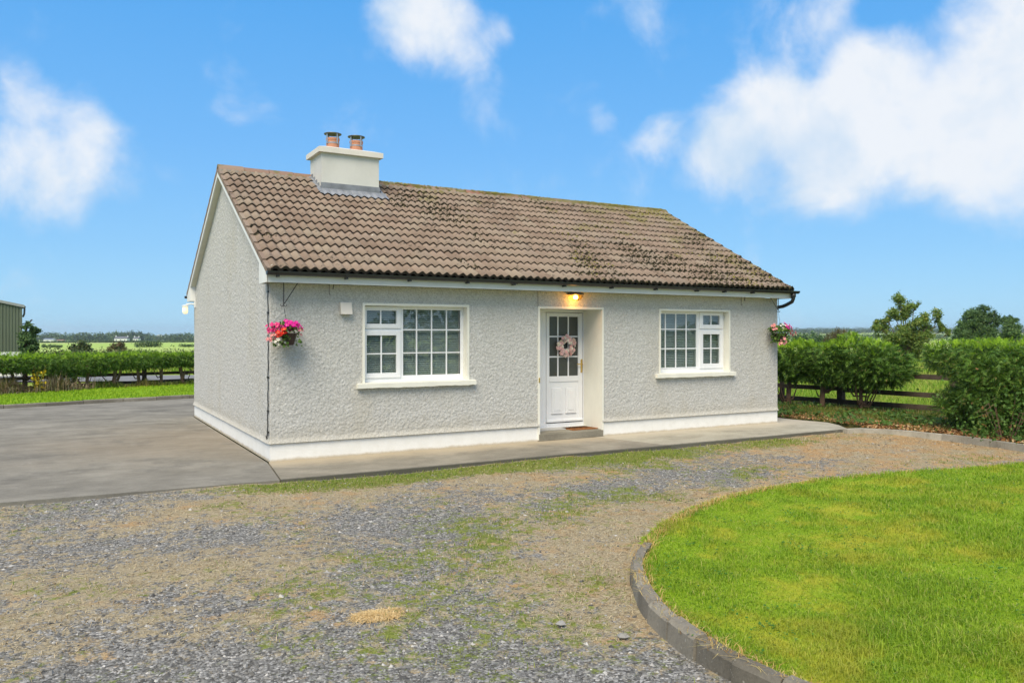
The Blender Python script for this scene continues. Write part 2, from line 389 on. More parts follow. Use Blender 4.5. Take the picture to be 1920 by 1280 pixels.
def glassmat(name='window_glass', tint=(.76, .80, .785), bump=0.0):
    M = Mat(name); M.nt.nodes.remove(M.b)
    t = M.n('ShaderNodeBsdfTransparent'); t.inputs[0].default_value = (*tint, 1)
    g = M.n('ShaderNodeBsdfGlossy'); g.inputs['Roughness'].default_value = .015
    fr = M.n('ShaderNodeFresnel'); fr.inputs[0].default_value = 1.5
    bf = M.math('SUBTRACT', 1.0, M.geo('Backfacing')); fa = M.math('MULTIPLY', M.math('MULTIPLY', fr.outputs[0], 3.0), bf)
    mx = M.n('ShaderNodeMixShader'); M.l(fa, mx.inputs[0])
    M.l(t.outputs[0], mx.inputs[1]); M.l(g.outputs[0], mx.inputs[2]); M.l(mx.outputs[0], M.out.inputs[0]); return M.m
def emit(name, c, s):
    M = Mat(name, c); M.b.inputs['Emission Color'].default_value = (*c, 1); M.b.inputs['Emission Strength'].default_value = s; return M.m

m_wall = pebbledash(); m_cream = cream(); m_plinth = plinthmat(); m_tile = tilemat()
m_upvc = plain('white_upvc', (.83, .84, .85), .3, .5, var=.02)
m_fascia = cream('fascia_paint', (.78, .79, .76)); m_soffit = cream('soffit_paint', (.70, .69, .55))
m_black = plain('black_plastic', (.022, .024, .026), .35, .5, var=.25)
m_iron = plain('black_iron', (.03, .028, .028), .5, .5, var=.3)
m_lead = plain('lead_flashing', (.21, .225, .25), .55, .4, var=.35, scale=5, bump=.2)
m_stack = cream('chimney_render', (.62, .615, .57)); m_cap = cream('chimney_cap_paint', (.70, .665, .60))
m_pot = plain('terracotta', (.50, .235, .145), .75, .3, var=.2); m_steel = plain('cowl_steel', (.45, .46, .47), .35, .5, .8, var=.15)
m_dsteel = plain('dark_steel', (.12, .115, .11), .45, .5, .5, var=.3)
m_brass = plain('brass', (.75, .52, .16), .3, .5, .9, var=.1)
m_mat = plain('coir', (.28, .12, .045), .95, .1, var=.35, scale=60)
m_matd = plain('coir_dark', (.12, .05, .02), .95, .1, var=.35, scale=60)
m_dark = plain('dark_interior', (.03, .03, .03), .9, .1, var=.1)
m_room = plain('room_wall', (.50, .49, .46), .9, .1, var=.1)
m_blind = plain('blind_slat', (.82, .85, .84), .45, .4, var=.03)
m_glass = glassmat(); m_dglass = Mat('obscure_glass', (.055, .062, .055), .22, .6)
m_dglass.bump(m_dglass.noise(42, 3, .6), .5, .01); m_dglass = m_dglass.m
m_lip = islandmat('tile_edge_shade', [(0, (.045, .036, .028)), (1, (.085, .068, .05))], .95, .1)  # dark edge colour paints the shadowed gap under each tile course, plus some dirt
m_ridge = islandmat('ridge_tile_clay', [(0, (.20, .125, .085)), (.5, (.25, .165, .12)), (1, (.28, .20, .15))])
m_ridge_tile = Mat('ridge_tile', (.25, .16, .12), .85, .2)
_o = m_ridge_tile.n('ShaderNodeObjectInfo').outputs['Random']; _x, _y, _z = m_ridge_tile.xyz()
_c = m_ridge_tile.ramp(_o, [(0, (.27, .14, .10)), (.5, (.25, .17, .13)), (1, (.31, .23, .17))])
_c = m_ridge_tile.mix(m_ridge_tile.rng(m_ridge_tile.math('ADD', m_ridge_tile.noise(5, 6, .7), m_ridge_tile.math('MULTIPLY', _x, .02)), .52, .66, 0, .8), _c, (.15, .145, .05))
m_ridge_tile.color(_c); m_ridge_tile.bump(m_ridge_tile.noise(50, 4), .4, .008); m_ridge = m_ridge_tile.m
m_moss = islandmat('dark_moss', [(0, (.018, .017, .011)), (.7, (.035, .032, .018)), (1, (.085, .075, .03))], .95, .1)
m_mossg = islandmat('green_moss', [(0, (.10, .095, .02)), (.5, (.19, .18, .03)), (1, (.27, .24, .05))], .95, .1)
m_kerb = concrete('kerb_stone', (.15, .14, .118), (.27, .25, .215), worn=True); m_kerbl = concrete('kerb_stone_pale', (.33, .315, .27), (.43, .41, .36), worn=True)
m_pavd = concrete('pavement_dark', (.21, .195, .16), (.30, .275, .225), yedge=(.42, .355, .255))
m_pavl = concrete('pavement_light', (.34, .32, .26), (.41, .385, .315), yedge=(.46, .41, .32))
m_yard = concrete('yard_concrete', (.195, .185, .162), (.285, .27, .235), stain=(-.6, 3.0, 2.6, (.30, .235, .16)))
m_gravel = gravelmat()
m_lawn = turfmat('lawn_turf', (.20, .31, .012), (.29, .42, .02), (.42, .38, .035))
m_blade = blademat('lawn_blades', [(0, (.16, .29, .018)), (.5, (.27, .42, .026)), (.85, (.36, .50, .05)), (1, (.50, .48, .15))], (.48, .455, .06), .78)
m_lawn2 = turfmat('strip_turf', (.19, .36, .012), (.26, .44, .015), (.27, .43, .015))
m_blade2 = blademat('strip_blades', [(0, (.24, .40, .02)), (1, (.36, .50, .03))], (.34, .45, .03), .3)
m_field = turfmat('field_grass', (.15, .24, .03), (.25, .33, .05), (.42, .36, .09), .25)
m_fblade = blademat('field_blades', [(0, (.16, .34, .02)), (.5, (.25, .42, .03)), (1, (.42, .44, .10))], (.50, .42, .12), .7, .25)
m_vblade = blademat('verge_blades', [(0, (.07, .13, .015)), (.5, (.13, .22, .025)), (.8, (.20, .26, .05)), (.9, (.36, .29, .12)), (1, (.42, .30, .14))], (.34, .25, .09), .7)
m_straw = islandmat('dry_straw', [(0, (.22, .155, .08)), (.5, (.38, .29, .165)), (1, (.56, .47, .31))], .9, .1)
m_litter = islandmat('leaf_litter', [(0, (.17, .07, .025)), (.4, (.33, .16, .06)), (.75, (.42, .26, .12)), (1, (.52, .40, .24))], .9, .1)
m_stone = islandmat('gravel_stone', [(0, (.08, .078, .074)), (.4, (.175, .172, .162)), (.75, (.265, .26, .245)), (.95, (.37, .36, .34)), (1, (.56, .54, .50))], .95, .05)
m_con = leaf_mat('conifer_sprays', [(0, (.032, .080, .014)), (.35, (.070, .155, .024)), (.7, (.135, .255, .040)), (.95, (.21, .34, .06)), (1, (.28, .21, .09))], .25, posvar=6.5)
m_cony = leaf_mat('young_conifer_sprays', [(0, (.16, .32, .02)), (.5, (.27, .46, .028)), (1, (.38, .55, .05))], .35)  # young growth; its lime colour also paints the light falling on hedge tops
m_bram = leaf_mat('bramble_leaves', [(0, (.045, .11, .02)), (.6, (.09, .18, .032)), (.92, (.13, .22, .045)), (1, (.26, .10, .05))], .3)
m_bark = plain('bark', (.13, .095, .065), .95, .1, var=.4, scale=14, bump=.5)
m_barkr = plain('conifer_bark', (.17, .11, .075), .95, .1, var=.4, scale=14, bump=.5)
m_fence = plain('weathered_fence', (.085, .066, .048), .9, .15, var=.4, scale=6, bump=.4)
m_ash = leaf_mat('ash_leaves', [(0, (.08, .145, .03)), (.5, (.145, .235, .045)), (.85, (.24, .31, .06)), (1, (.36, .33, .09))], .3, posvar=.4)
m_dkl = leaf_mat('dark_leaves', [(0, (.04, .09, .035)), (.5, (.08, .155, .05)), (1, (.155, .24, .075))], .25, posvar=.3)
m_brl = leaf_mat('russet_leaves', [(0, (.10, .075, .04)), (.5, (.16, .12, .06)), (1, (.16, .18, .07))], .25, posvar=.5)
m_far = leaf_mat('far_leaves', [(0, (.05, .10, .045)), (.5, (.085, .145, .06)), (1, (.14, .19, .08))], .2, posvar=.02)
m_scrub = leaf_mat('scrub_leaves', [(0, (.05, .09, .03)), (.5, (.09, .14, .045)), (1, (.20, .19, .08))], .25, posvar=.15)
m_shed = plain('green_cladding', (.115, .14, .095), .55, .4, var=.1, scale=1.5)
m_white = plain('white_render', (.80, .80, .78), .7, .3, var=.05)
m_slate = plain('slate', (.12, .125, .14), .6, .4, var=.15)
m_road = plain('asphalt', (.20, .20, .20), .9, .2, var=.15, scale=3)

# ------------------------------------------------------------------ ground and terrain
def hterr(x, y):
    r = np.hypot(x, y); az = np.degrees(np.arctan2(x, y))
    h = -.13 - 7.0 * np.clip((r - 60) / 940, 0, 1)
    right = sstep(38, 50, az)
    h = h + np.clip((r - 1100) / 2600, 0, 1) * (0 + 15 * right) + right * 6.0 * sstep(150, 1200, r)
    return h
rr = np.concatenate([[0.0], np.geomspace(4, 4300, 90)]); na = 180
A = np.arange(na) * 2 * math.pi / na
V = [(0, 0, -.13)]
for r in rr[1:]:
    x = r * np.sin(A); y = r * np.cos(A)
    V += list(zip(x, y, hterr(x, y)))
F3 = [(0, 1 + (j + 1) % na, 1 + j) for j in range(na)]
F4 = [(1 + i * na + j, 1 + i * na + (j + 1) % na, 1 + (i + 1) * na + (j + 1) % na, 1 + (i + 1) * na + j) for i in range(len(rr) - 2) for j in range(na)]
me = bpy.data.meshes.new('ground'); me.from_pydata(V, [], [f[::-1] for f in F3] + [f[::-1] for f in F4]); me.update()
MT = Mat('terrain', (.2, .3, .05), .95, .1)
f_ = MT.noise(3, 5, .7); vo = MT.n('ShaderNodeTexVoronoi'); vo.inputs['Scale'].default_value = .0075
mp = MT.n('ShaderNodeMapping'); mp.inputs['Rotation'].default_value = (0, 0, .5); mp.inputs['Scale'].default_value = (1.0, .42, 1); MT.l(MT.pos, mp.inputs[0]); MT.l(mp.outputs[0], vo.inputs['Vector'])
sc_ = MT.n('ShaderNodeSeparateColor'); MT.l(vo.outputs['Color'], sc_.inputs[0])
fc = MT.ramp(sc_.outputs[0], [(0, (.28, .42, .09)), (.35, (.36, .48, .12)), (.6, (.45, .52, .18)), (.8, (.32, .44, .10)), (1, (.50, .52, .24))])
near = MT.ramp(f_, [(.3, (.16, .25, .03)), (.5, (.25, .34, .05)), (.7, (.40, .37, .10))])
vl = MT.n('ShaderNodeVectorMath', operation='LENGTH'); MT.l(MT.pos, vl.inputs[0])
cc = MT.mix(MT.rng(vl.outputs['Value'], 60, 130), near, fc)
MT.color(MT.mix(.4, cc, MT.ramp(MT.noise(.12, 5, .6), [(.3, (.75, .8, .7)), (.7, (1.2, 1.15, 1.1))]), 'MULTIPLY'))
link('ground', me, MT.m, kind='structure')

# lawn outline (kerb outer edge), from the near kerb round the nose and along the far side
LK = np.array([(3.6, -14.2), (2.3, -12.6), (1.25, -11.0), (.80, -9.9), (.57, -9.0), (.51, -8.45), (.56, -8.0), (.70, -7.5), (.92, -7.05), (1.22, -6.62), (1.62, -6.24),
               (2.1, -5.88), (2.65, -5.54), (3.3, -5.24), (4.15, -5.02), (5.1, -4.96), (6.35, -5.06), (7.6, -5.24), (9.0, -5.5), (11.5, -6.1), (14.5, -7.0)])
def spline(P, step):
    P = np.asarray(P, float); out = []
    Q = np.vstack([2 * P[0] - P[1], P, 2 * P[-1] - P[-2]])
    for i in range(1, len(Q) - 2):
        for t in np.linspace(0, 1, 24, endpoint=False):
            a, b, c, d = Q[i - 1], Q[i], Q[i + 1], Q[i + 2]
            out.append(.5 * ((2 * b) + (-a + c) * t + (2 * a - 5 * b + 4 * c - d) * t ** 2 + (-a + 3 * b - 3 * c + d) * t ** 3))
    out.append(P[-1]); out = np.array(out); s = np.concatenate([[0], np.cumsum(np.hypot(*np.diff(out, axis=0).T))])
    m = max(2, int(round(s[-1] / step)) + 1); ss = np.linspace(0, s[-1], m)
    return np.stack([np.interp(ss, s, out[:, 0]), np.interp(ss, s, out[:, 1])], 1)
LKs = spline(LK, .02)
def inpoly(x, y, P):
    x = np.asarray(x); ins = np.zeros(x.shape, bool); n = len(P)
    j = n - 1
    for i in range(n):
        xi, yi = P[i]; xj, yj = P[j]
        c = ((yi > y) != (yj > y)) & (x < (xj - xi) * (y - yi) / (yj - yi + 1e-12) + xi)
        ins ^= c; j = i
    return ins
def dist_poly(x, y, P):
    P = np.asarray(P); d = np.full(np.shape(x), 1e9)
    for p, q in zip(P[:-1], P[1:]):
        e = q - p; t = np.clip(((x - p[0]) * e[0] + (y - p[1]) * e[1]) / (e @ e), 0, 1)
        d = np.minimum(d, np.hypot(x - p[0] - t * e[0], y - p[1] - t * e[1]))
    return d
LAWN = np.vstack([LKs[::8], [(20, -9), (20, -20), (5, -20)]])
LKc = LKs[::12]
RK = np.array([(10.25, -1.52), (10.62, -1.62), (10.92, -1.95), (11.08, -2.45), (11.14, -3.2), (11.08, -4.0), (10.95, -4.7), (10.7, -5.6), (10.45, -6.4)])
RKs = spline(RK, .03)

GZ = -.055
# zones of dry grass and moss on the drive
def zones(x, y):
    n1 = N_big(x, y); n2 = N_mid(x, y); n3 = N_b2(x * .8, y * 1.3); n4 = N_m2(x, y)
    dl = dist_poly(x, y, LKc); dr = dist_poly(x, y, RKs[::15])
    edge = -1.5 - y                                        # metres out from the pavement
    n5 = N_small(x, y)
    straw = .40 + .08 * n1 + .11 * n2 + .10 * n5
    straw += .55 * sstep(1.5, .2, dl) * (x < 6) + .45 * sstep(5.5, 9, x) * sstep(-6, -4, y) + .35 * sstep(2.2, .3, dr) + .25 * sstep(1.2, .1, np.abs(edge - .9))
    straw -= .34 * sstep(-7.2, -8.0, y) * sstep(.9, .2, x) + .08
    straw -= .35 * np.exp(-(((x - .1) / 1.6) ** 2 + ((y + 8.2) / .6) ** 2))
    straw += .22 * np.exp(-(((x + 2.2) / 1.3) ** 2 + ((y + 4.6) / 1.6) ** 2))
    green = .14 + .10 * n3 + .11 * n4 + .06 * n5
    band = sstep(.0, .10, edge) * sstep(1.15, .35, edge)
    green += band * (1.0 * sstep(-1.6, .6, x) * sstep(6.5, 2.2, x) + .42 * sstep(4, 6, x) * sstep(11, 8, x) + .15)
    green += .20 * np.exp(-(((x + 1.2) / 1.2) ** 2 + ((y + 6.0) / 1.6) ** 2)) + .12 * np.exp(-(((x - .6) / 1.0) ** 2 + ((y + 6.6) / .8) ** 2))
    green += .06 * sstep(1.2, -.5, x) * sstep(-2.0, -3.5, y) * sstep(-8.2, -7.0, y)
    green += .38 * np.exp(-(((x + 1.15) / .28) ** 2 + ((y + 2.6) / .18) ** 2))
    return np.clip(straw, 0, 1), np.clip(green, 0, 1)
gx = np.arange(-13, 17.01, .06); gy = np.arange(-15.5, -1.40, .06)
GX, GY = np.meshgrid(gx, gy)
def ghz(x, y): return GZ + .045 * sstep(.3, -2.2, x) * sstep(-3.2, -1.8, y) + .008 * N_mid(x, y) + .004 * N_small(x, y) + .012 * N_big(x, y)
hh = ghz(GX, GY)
V = np.stack([GX, GY, hh], -1).reshape(-1, 3); nx = len(gx); ny = len(gy)
I = (np.arange(ny - 1)[:, None] * nx + np.arange(nx - 1)[None]).ravel()
F = np.stack([I, I + 1, I + nx + 1, I + nx], 1)
fx_ = V[F].mean(1); keep = ~(inpoly(fx_[:, 0], fx_[:, 1], LAWN) & (dist_poly(fx_[:, 0], fx_[:, 1], LKs[::24]) > .25))
keep &= ~((fx_[:, 0] > 11.5) & (fx_[:, 1] > -6.5))
F = F[keep]
o = fast('gravel_drive', V, F, m_gravel, smooth=True, kind='structure')
st, gr = zones(V[:, 0], V[:, 1])
for nm, dat in (('straw', st), ('green', gr)):
    a = o.data.attributes.new(nm, 'FLOAT', 'POINT'); a.data.foreach_set('value', dat.astype(np.float32))

# concrete: pavement slabs along the front, yard slabs on the left
pav = empty('pavement', kind='structure')
def slab(name, pts, z0, z1, m, parent, wob=0):
    return MB().prism(pts, 'z', z0, z1).build(name, m, parent)
slab('slab', [(-.20, -1.47), (1.2, -1.50), (3.0, -1.48), (6.05, -1.515), (5.60, .02), (-.02, .02)], -.13, 0, m_pavd, pav)
slab('slab', [(6.062, -1.515), (8.2, -1.50), (10.2, -1.46), (10.55, -1.40), (10.90, -.95), (11.12, -.5), (10.95, .3), (10.95, .75), (10.21, .75), (10.21, .02), (5.612, .02)], -.13, .002, m_pavl, pav)
slab('slab', [(10.21, .762), (10.95, .762), (11.0, 8.3), (10.21, 8.3)], -.13, .001, m_pavl, pav)
yard = empty('yard', kind='structure')
yx = [(-14, 9.2), (-10.5, 9.95), (-7, 10.7), (-5.4, 11.05), (-3.85, 11.42), (-2.13, 11.92), (-.87, 12.2), (.67, 12.5), (2.5, 12.9), (6, 13.4), (11, 13.8)]
slab('slab', [(-14, -1.0), (-10, -1.12), (-3.2, -1.33), (-.22, -1.475), (-.045, 0.), (-.045, 5.72), (-3.59, 6.55), (-14, 9.0)], -.13, 0, m_yard, yard)
slab('slab', [(-.045, 5.74), (-.045, 7.3), (11, 7.3)] + yx[::-1][:-1] + [(-14, 9.2), (-14, 9.02), (-3.59, 6.57)], -.13, .0015, m_yard, yard)
# kerb stones with open joints
def kerb(name, path, slen, wid, z0, z1, m, cham, seed):
    root = empty(name, kind='structure'); r = np.random.default_rng(seed); L = spline(path, .02)
    s = np.concatenate([[0], np.cumsum(np.hypot(*np.diff(L, axis=0).T))]); tot = s[-1]; a = 0
    while a < tot - .1:
        b = min(a + slen * r.uniform(.92, 1.08), tot); t = np.linspace(a + .006, b - .006, 6)
        P = np.stack([np.interp(t, s, L[:, 0]), np.interp(t, s, L[:, 1])], 1)
        T = np.gradient(P, axis=0); T /= np.linalg.norm(T, axis=1)[:, None]; Nn = np.stack([T[:, 1], -T[:, 0]], 1)
        dz = r.normal(0, .005); o_ = r.normal(0, .005); mb = MB(); rings = []
        prof = [(0, z0), (0.012, z1 - cham), (cham + .012, z1), (wid, z1), (wid, z0)]
        vs = []
        for p, nn in zip(P, Nn):
            for (q, z) in prof: vs.append((*(p + nn * (q + o_)), z + (dz if z > z0 else 0) + r.normal(0, .0015)))
        k = len(prof); fs = []
        for i in range(5):
            for j in range(k - 1): fs.append((i * k + j, (i + 1) * k + j, (i + 1) * k + j + 1, i * k + j + 1))
        fs += [tuple(range(k)), tuple(5 * k + j for j in range(k))[::-1]]
        mb.poly(vs, fs).build('kerb_stone', m, root); a = b
    return root
kerb('lawn_kerb', LK[:11], .32, .10, -.16, .085, m_kerb, .025, 3)
kerb('verge_kerb', RK, .92, .13, -.16, .035, m_kerbl, .015, 4)
LKP = np.array([(-14, 9.25), (-10.5, 10.0), (-7, 10.75), (-5.4, 11.1), (-3.85, 11.47), (-2.13, 11.97), (-.87, 12.25), (.67, 12.55), (2.5, 12.95), (6, 13.45)])
kerb('strip_kerb', LKP[::-1], .92, .12, -.16, .09, m_kerb, .015, 5)
# lawns
jn = int(np.argmin(np.hypot(LKs[:, 0] - 1.62, LKs[:, 1] + 6.24)))
def sheet(name, poly, z, m, step, amp, **k):
    P = np.asarray(poly); xs = np.arange(P[:, 0].min(), P[:, 0].max() + step, step); ys = np.arange(P[:, 1].min(), P[:, 1].max() + step, step)
    X, Y = np.meshgrid(xs, ys); Z = z + amp * N_mid(X, Y) + amp * N_big(X, Y); V = np.stack([X, Y, Z], -1).reshape(-1, 3); nx = len(xs)
    if name == 'verge': V[:, 2] = np.where((X.ravel() < 11.16) & (Y.ravel() > -1.62), -.10, V[:, 2])
    I = (np.arange(len(ys) - 1)[:, None] * nx + np.arange(nx - 1)[None]).ravel(); F = np.stack([I, I + 1, I + nx + 1, I + nx], 1)
    c = V[F].mean(1); F = F[inpoly(c[:, 0], c[:, 1], P)]
    return fast(name, V, F, m, smooth=True, kind='structure', **k)
def inset(path, d):
    T = np.gradient(path, axis=0); T /= np.linalg.norm(T, axis=1)[:, None]; return path + np.stack([T[:, 1], -T[:, 0]], 1) * d
LIN = np.vstack([np.where((np.arange(len(LKs)) < jn)[:, None], inset(LKs, .07), inset(LKs, .0))[::6], [(20, -9), (20, -20), (5, -20)]])
sheet('lawn', LIN, .045, m_lawn, .07, .006)
FL = np.array([(-16, 11.6), (-9, 14.4), (-4.14, 16.7), (-2.0, 17.75), (1.5, 18.7), (6, 19.8), (12, 21.2)])    # left fence line
LS = np.vstack([inset(spline(LKP[::-1], .3), .08), (FL + np.array([-.1, .5]))])
sheet('grass_strip', LS, .05, m_lawn2, .12, .008)
VER = np.array([(10.6, 6), (10.7, .2), (10.7, -.6), (10.5, -1.0), (10.45, -1.3), (10.8, -1.75)] + [tuple(p) for p in inset(RKs, -.0)[20::15] + np.array([.02, 0])] + [(12, -8), (16, -8), (15.6, -3), (15.0, 5.5)])
sheet('verge', VER, -.015, turfmat('verge_soil', (.10, .10, .03), (.16, .15, .05), (.26, .15, .06), 1.2), .1, .02)
# lane beyond the left fence
lp = [at(-300, 31), at(700, 33.5), at(700, 38), at(-300, 35.5)]
MB().poly([(p[0], p[1], -.09) for p in lp], [(0, 1, 2, 3)]).build('road', m_road, kind='structure')

# ------------------------------------------------------------------ the cottage
L, D, HP, HS = 10.2, 7.27, .26, 2.545
W1 = (1.388, 3.107, 1.08, 2.25); W2 = (7.115, 8.84, 1.08, 2.25); DR = (4.478, 5.775, .10, 2.252)
house = empty('cottage', label='grey pebbledashed cottage with brown tiled roof, white plinth and front door', cat='house')
RE_Y, RE_Z = -.33, 2.695; RI_Y = D / 2; RI_Z = 4.80          # eave edge and ridge of the tile plane
SL = math.hypot(RI_Y - RE_Y, RI_Z - RE_Z); sdir = np.array([0, (RI_Y - RE_Y) / SL, (RI_Z - RE_Z) / SL]); ndir = np.array([0, -sdir[2], sdir[1]])
def roofz(y): return RE_Z + (min(y, D - y) - RE_Y) * sdir[2] / sdir[1]
# inner walls (smooth backing with the openings)
wb = MB(); T = .30
def wseg(x0, x1, z0, z1): wb.box(x0, x1, .016, T, z0, z1)
for a, b in ((0.016, W1[0]), (W1[1], DR[0]), (DR[1], W2[0]), (W2[1], L - .016)): wseg(a, b, 0, HS)
for (a, b, z0, z1) in (W1, W2): wseg(a, b, 0, z0); wseg(a, b, z1, HS)
wseg(DR[0], DR[1], DR[3], HS)
for x0, x1 in ((.016, .3), (L - .3, L - .016)):
    wb.prism([(.3, 0), (D - .02, 0), (D - .02, HS), (D / 2, roofz(D / 2) - .14), (.3, roofz(.3) - .14)], 'x', x0, x1)
wb.box(.3, L - .3, D - .3, D - .02, 0, HS)
wb.box(DR[0] - .12, DR[0], T, .75, 0, HS); wb.box(DR[1], DR[1] + .12, T, .75, 0, HS); wb.box(DR[0] - .12, DR[1] + .12, T, .75, DR[3], HS)
wb.build('inner_wall', m_cream, house)
ib = MB(); ib.box(.31, L - .31, 4.0, 4.05, .02, HS); ib.box(.31, L - .31, .31, D - .31, .1, .14); ib.box(.31, L - .31, .31, D - .31, HS - .06, HS - .02)
ib.build('room_lining', m_room, house)
# pebbledash as real relief
NA = Noise2(.0095, .8, 21, 1024); NB = Noise2(.0095, 1.7, 22, 1024); NC = Noise2(.016, 6, 23)
def dash(u, v): return .0085 + .0023 * np.clip(NA(u, v), -1.6, 2.6) + .0005 * NB(u * .8, v * 1.15) + .0005 * NC(u, v)
def relief(u0, u1, v0, v1, to3, mask=None, cell=.0098):
    nu = max(2, int(round((u1 - u0) / cell)) + 1); nv = max(2, int(round((v1 - v0) / cell)) + 1)
    U, Vv = np.meshgrid(np.linspace(u0, u1, nu), np.linspace(v0, v1, nv))
    h = .0085 + (dash(U + 3, Vv) - .0085) * np.clip(np.abs(U) / .05, 0, 1) + .030 * np.clip(1 - (Vv - HP) / .075, 0, 1) ** 1.5
    P = to3(U, Vv, h).reshape(-1, 3); I = (np.arange(nv - 1)[:, None] * nu + np.arange(nu - 1)[None]).ravel()
    F = np.stack([I, I + 1, I + nu + 1, I + nu], 1)
    if mask is not None:
        uu = U.ravel()[F].mean(1); vv = Vv.ravel()[F].mean(1); F = F[mask(uu, vv)]
    return P, F
def joinarr(parts):
    Vs, Fs, b = [], [], 0
    for P, F in parts: Vs.append(P); Fs.append(F + b); b += len(P)
    return np.vstack(Vs), np.vstack(Fs)
f3 = lambda U, V, h: np.stack([U, -h, V], -1)
parts = []
for u0, u1, v0, v1 in ((0, W1[0], HP, HS), (W1[0], W1[1], HP, W1[2]), (W1[0], W1[1], W1[3], HS), (W1[1], DR[0], HP, HS), (DR[0], DR[1], DR[3], HS),
                       (DR[1], W2[0], HP, HS), (W2[0], W2[1], HP, W2[2]), (W2[0], W2[1], W2[3], HS), (W2[1], L, HP, HS)):
    parts.append(relief(u0, u1, v0, v1, f3))
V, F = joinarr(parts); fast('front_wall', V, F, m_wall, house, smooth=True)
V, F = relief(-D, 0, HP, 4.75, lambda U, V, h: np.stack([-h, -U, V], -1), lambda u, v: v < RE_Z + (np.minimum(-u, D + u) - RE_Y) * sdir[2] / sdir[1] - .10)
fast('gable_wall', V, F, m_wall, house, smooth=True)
# rounded corner bead of dash between the two walls, lip over the plinth
zz = np.linspace(HP, HS, 150); ca = np.linspace(0, math.pi / 2, 5)
V = []; 
for z in zz:
    for i, a in enumerate(ca):
        h = .0090 + .004 * NA(3 + a * .03, z) * math.sin(2 * a) ** 2 + .030 * max(0, 1 - (z - HP) / .075) ** 1.5
        V.append((.012 - (.012 + h) * math.cos(a), .012 - (.012 + h) * math.sin(a), z))
k = len(ca); F = [(i * k + j, (i + 1) * k + j, (i + 1) * k + j + 1, i * k + j + 1) for i in range(len(zz) - 1) for j in range(k - 1)]
fast('corner_bead', V, F, m_wall, house, smooth=True)
MB().box(L - .017, L + .012, .0, D, HP, HS).build('right_wall', m_wall, house)
lip = MB().box(-.030, .03, -.030, D, HP - .006, HP + .004).box(.03, DR[0] - .03, -.030, .03, HP - .006, HP + .004).box(DR[1] + .03, L + .02, -.030, .03, HP - .006, HP + .004)
lip.build('plinth_lip', plain('dirty_lip', (.30, .29, .24), .9, .1), house)
pl = MB().box(-.004, .03, -.004, D, -.01, HP - .006).box(.03, DR[0] + .002, -.004, .03, -.01, HP - .006).box(DR[1] - .002, L + .006, -.004, .03, -.01, HP - .006).box(L - .02, L + .006, .03, D, -.01, HP - .006)
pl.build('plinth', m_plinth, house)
step = MB().box(DR[0] - .02, DR[1] + .02, -.03, .0, .0, .118, ch=.006).box(DR[0] + .004, DR[1] - .004, 0, .60, 0, .125)
step.build('doorstep', concrete('step_concrete', (.22, .205, .165), (.32, .30, .245)), house)
vd = MB().poly([(1.0, -.10, 2.11), (1.172, -.10, 2.11), (1.172, .01, 2.11), (1.0, .01, 2.11), (1.0, -.055, 2.285), (1.172, -.055, 2.285), (1.172, .01, 2.285), (1.0, .01, 2.285)],
               [(0, 3, 2, 1), (4, 5, 6, 7), (0, 1, 5, 4), (1, 2, 6, 5), (2, 3, 7, 6), (3, 0, 4, 7)])
vd.build('vent_cowl', plain('vent_plastic', (.66, .62, .56), .5, .4, var=.04), house)

# openings: plaster surround, frame, sashes, panes, bars, sill
def surround(op, parent, zb):
    a, b, z0, z1 = op; t = .035
    m = MB().box(a - t, a + .001, -.022, .16, zb, z1 + t).box(b - .001, b + t, -.022, .16, zb, z1 + t).box(a + .001, b - .001, -.022, .16, z1 - .001, z1 + t)
    m.build('surround', m_cream, parent)
def frame_bars(x0, x1, z0, z1, wl_, wr, wb_, wt, y0, y1):
    return MB().box(x0, x0 + wl_, y0, y1, z0, z1, ch=.004).box(x1 - wr, x1, y0, y1, z0, z1, ch=.004).box(x0 + wl_, x1 - wr, y0, y1, z0, z0 + wb_, ch=.004).box(x0 + wl_, x1 - wr, y0, y1, z1 - wt, z1, ch=.004)
def glazing(parent, x0, x1, z0, z1, vb, hb, yg, m=None, bw=.020):
    xs = [x0] + sorted(vb) + [x1]; zs = [z0] + sorted(hb) + [z1]
    for i in range(len(xs) - 1):
        for j in range(len(zs) - 1):
            MB().box(xs[i], xs[i + 1], yg, yg + .006, zs[j], zs[j + 1]).build('pane', m or m_glass, parent)
    for x in vb: MB().box(x - bw / 2, x + bw / 2, yg - .010, yg + .014, z0, z1).build('glazing_bar', m_upvc, parent)
    for z in hb: MB().box(x0, x1, yg - .008, yg + .012, z - bw / 2, z + bw / 2).build('glazing_bar', m_upvc, parent)
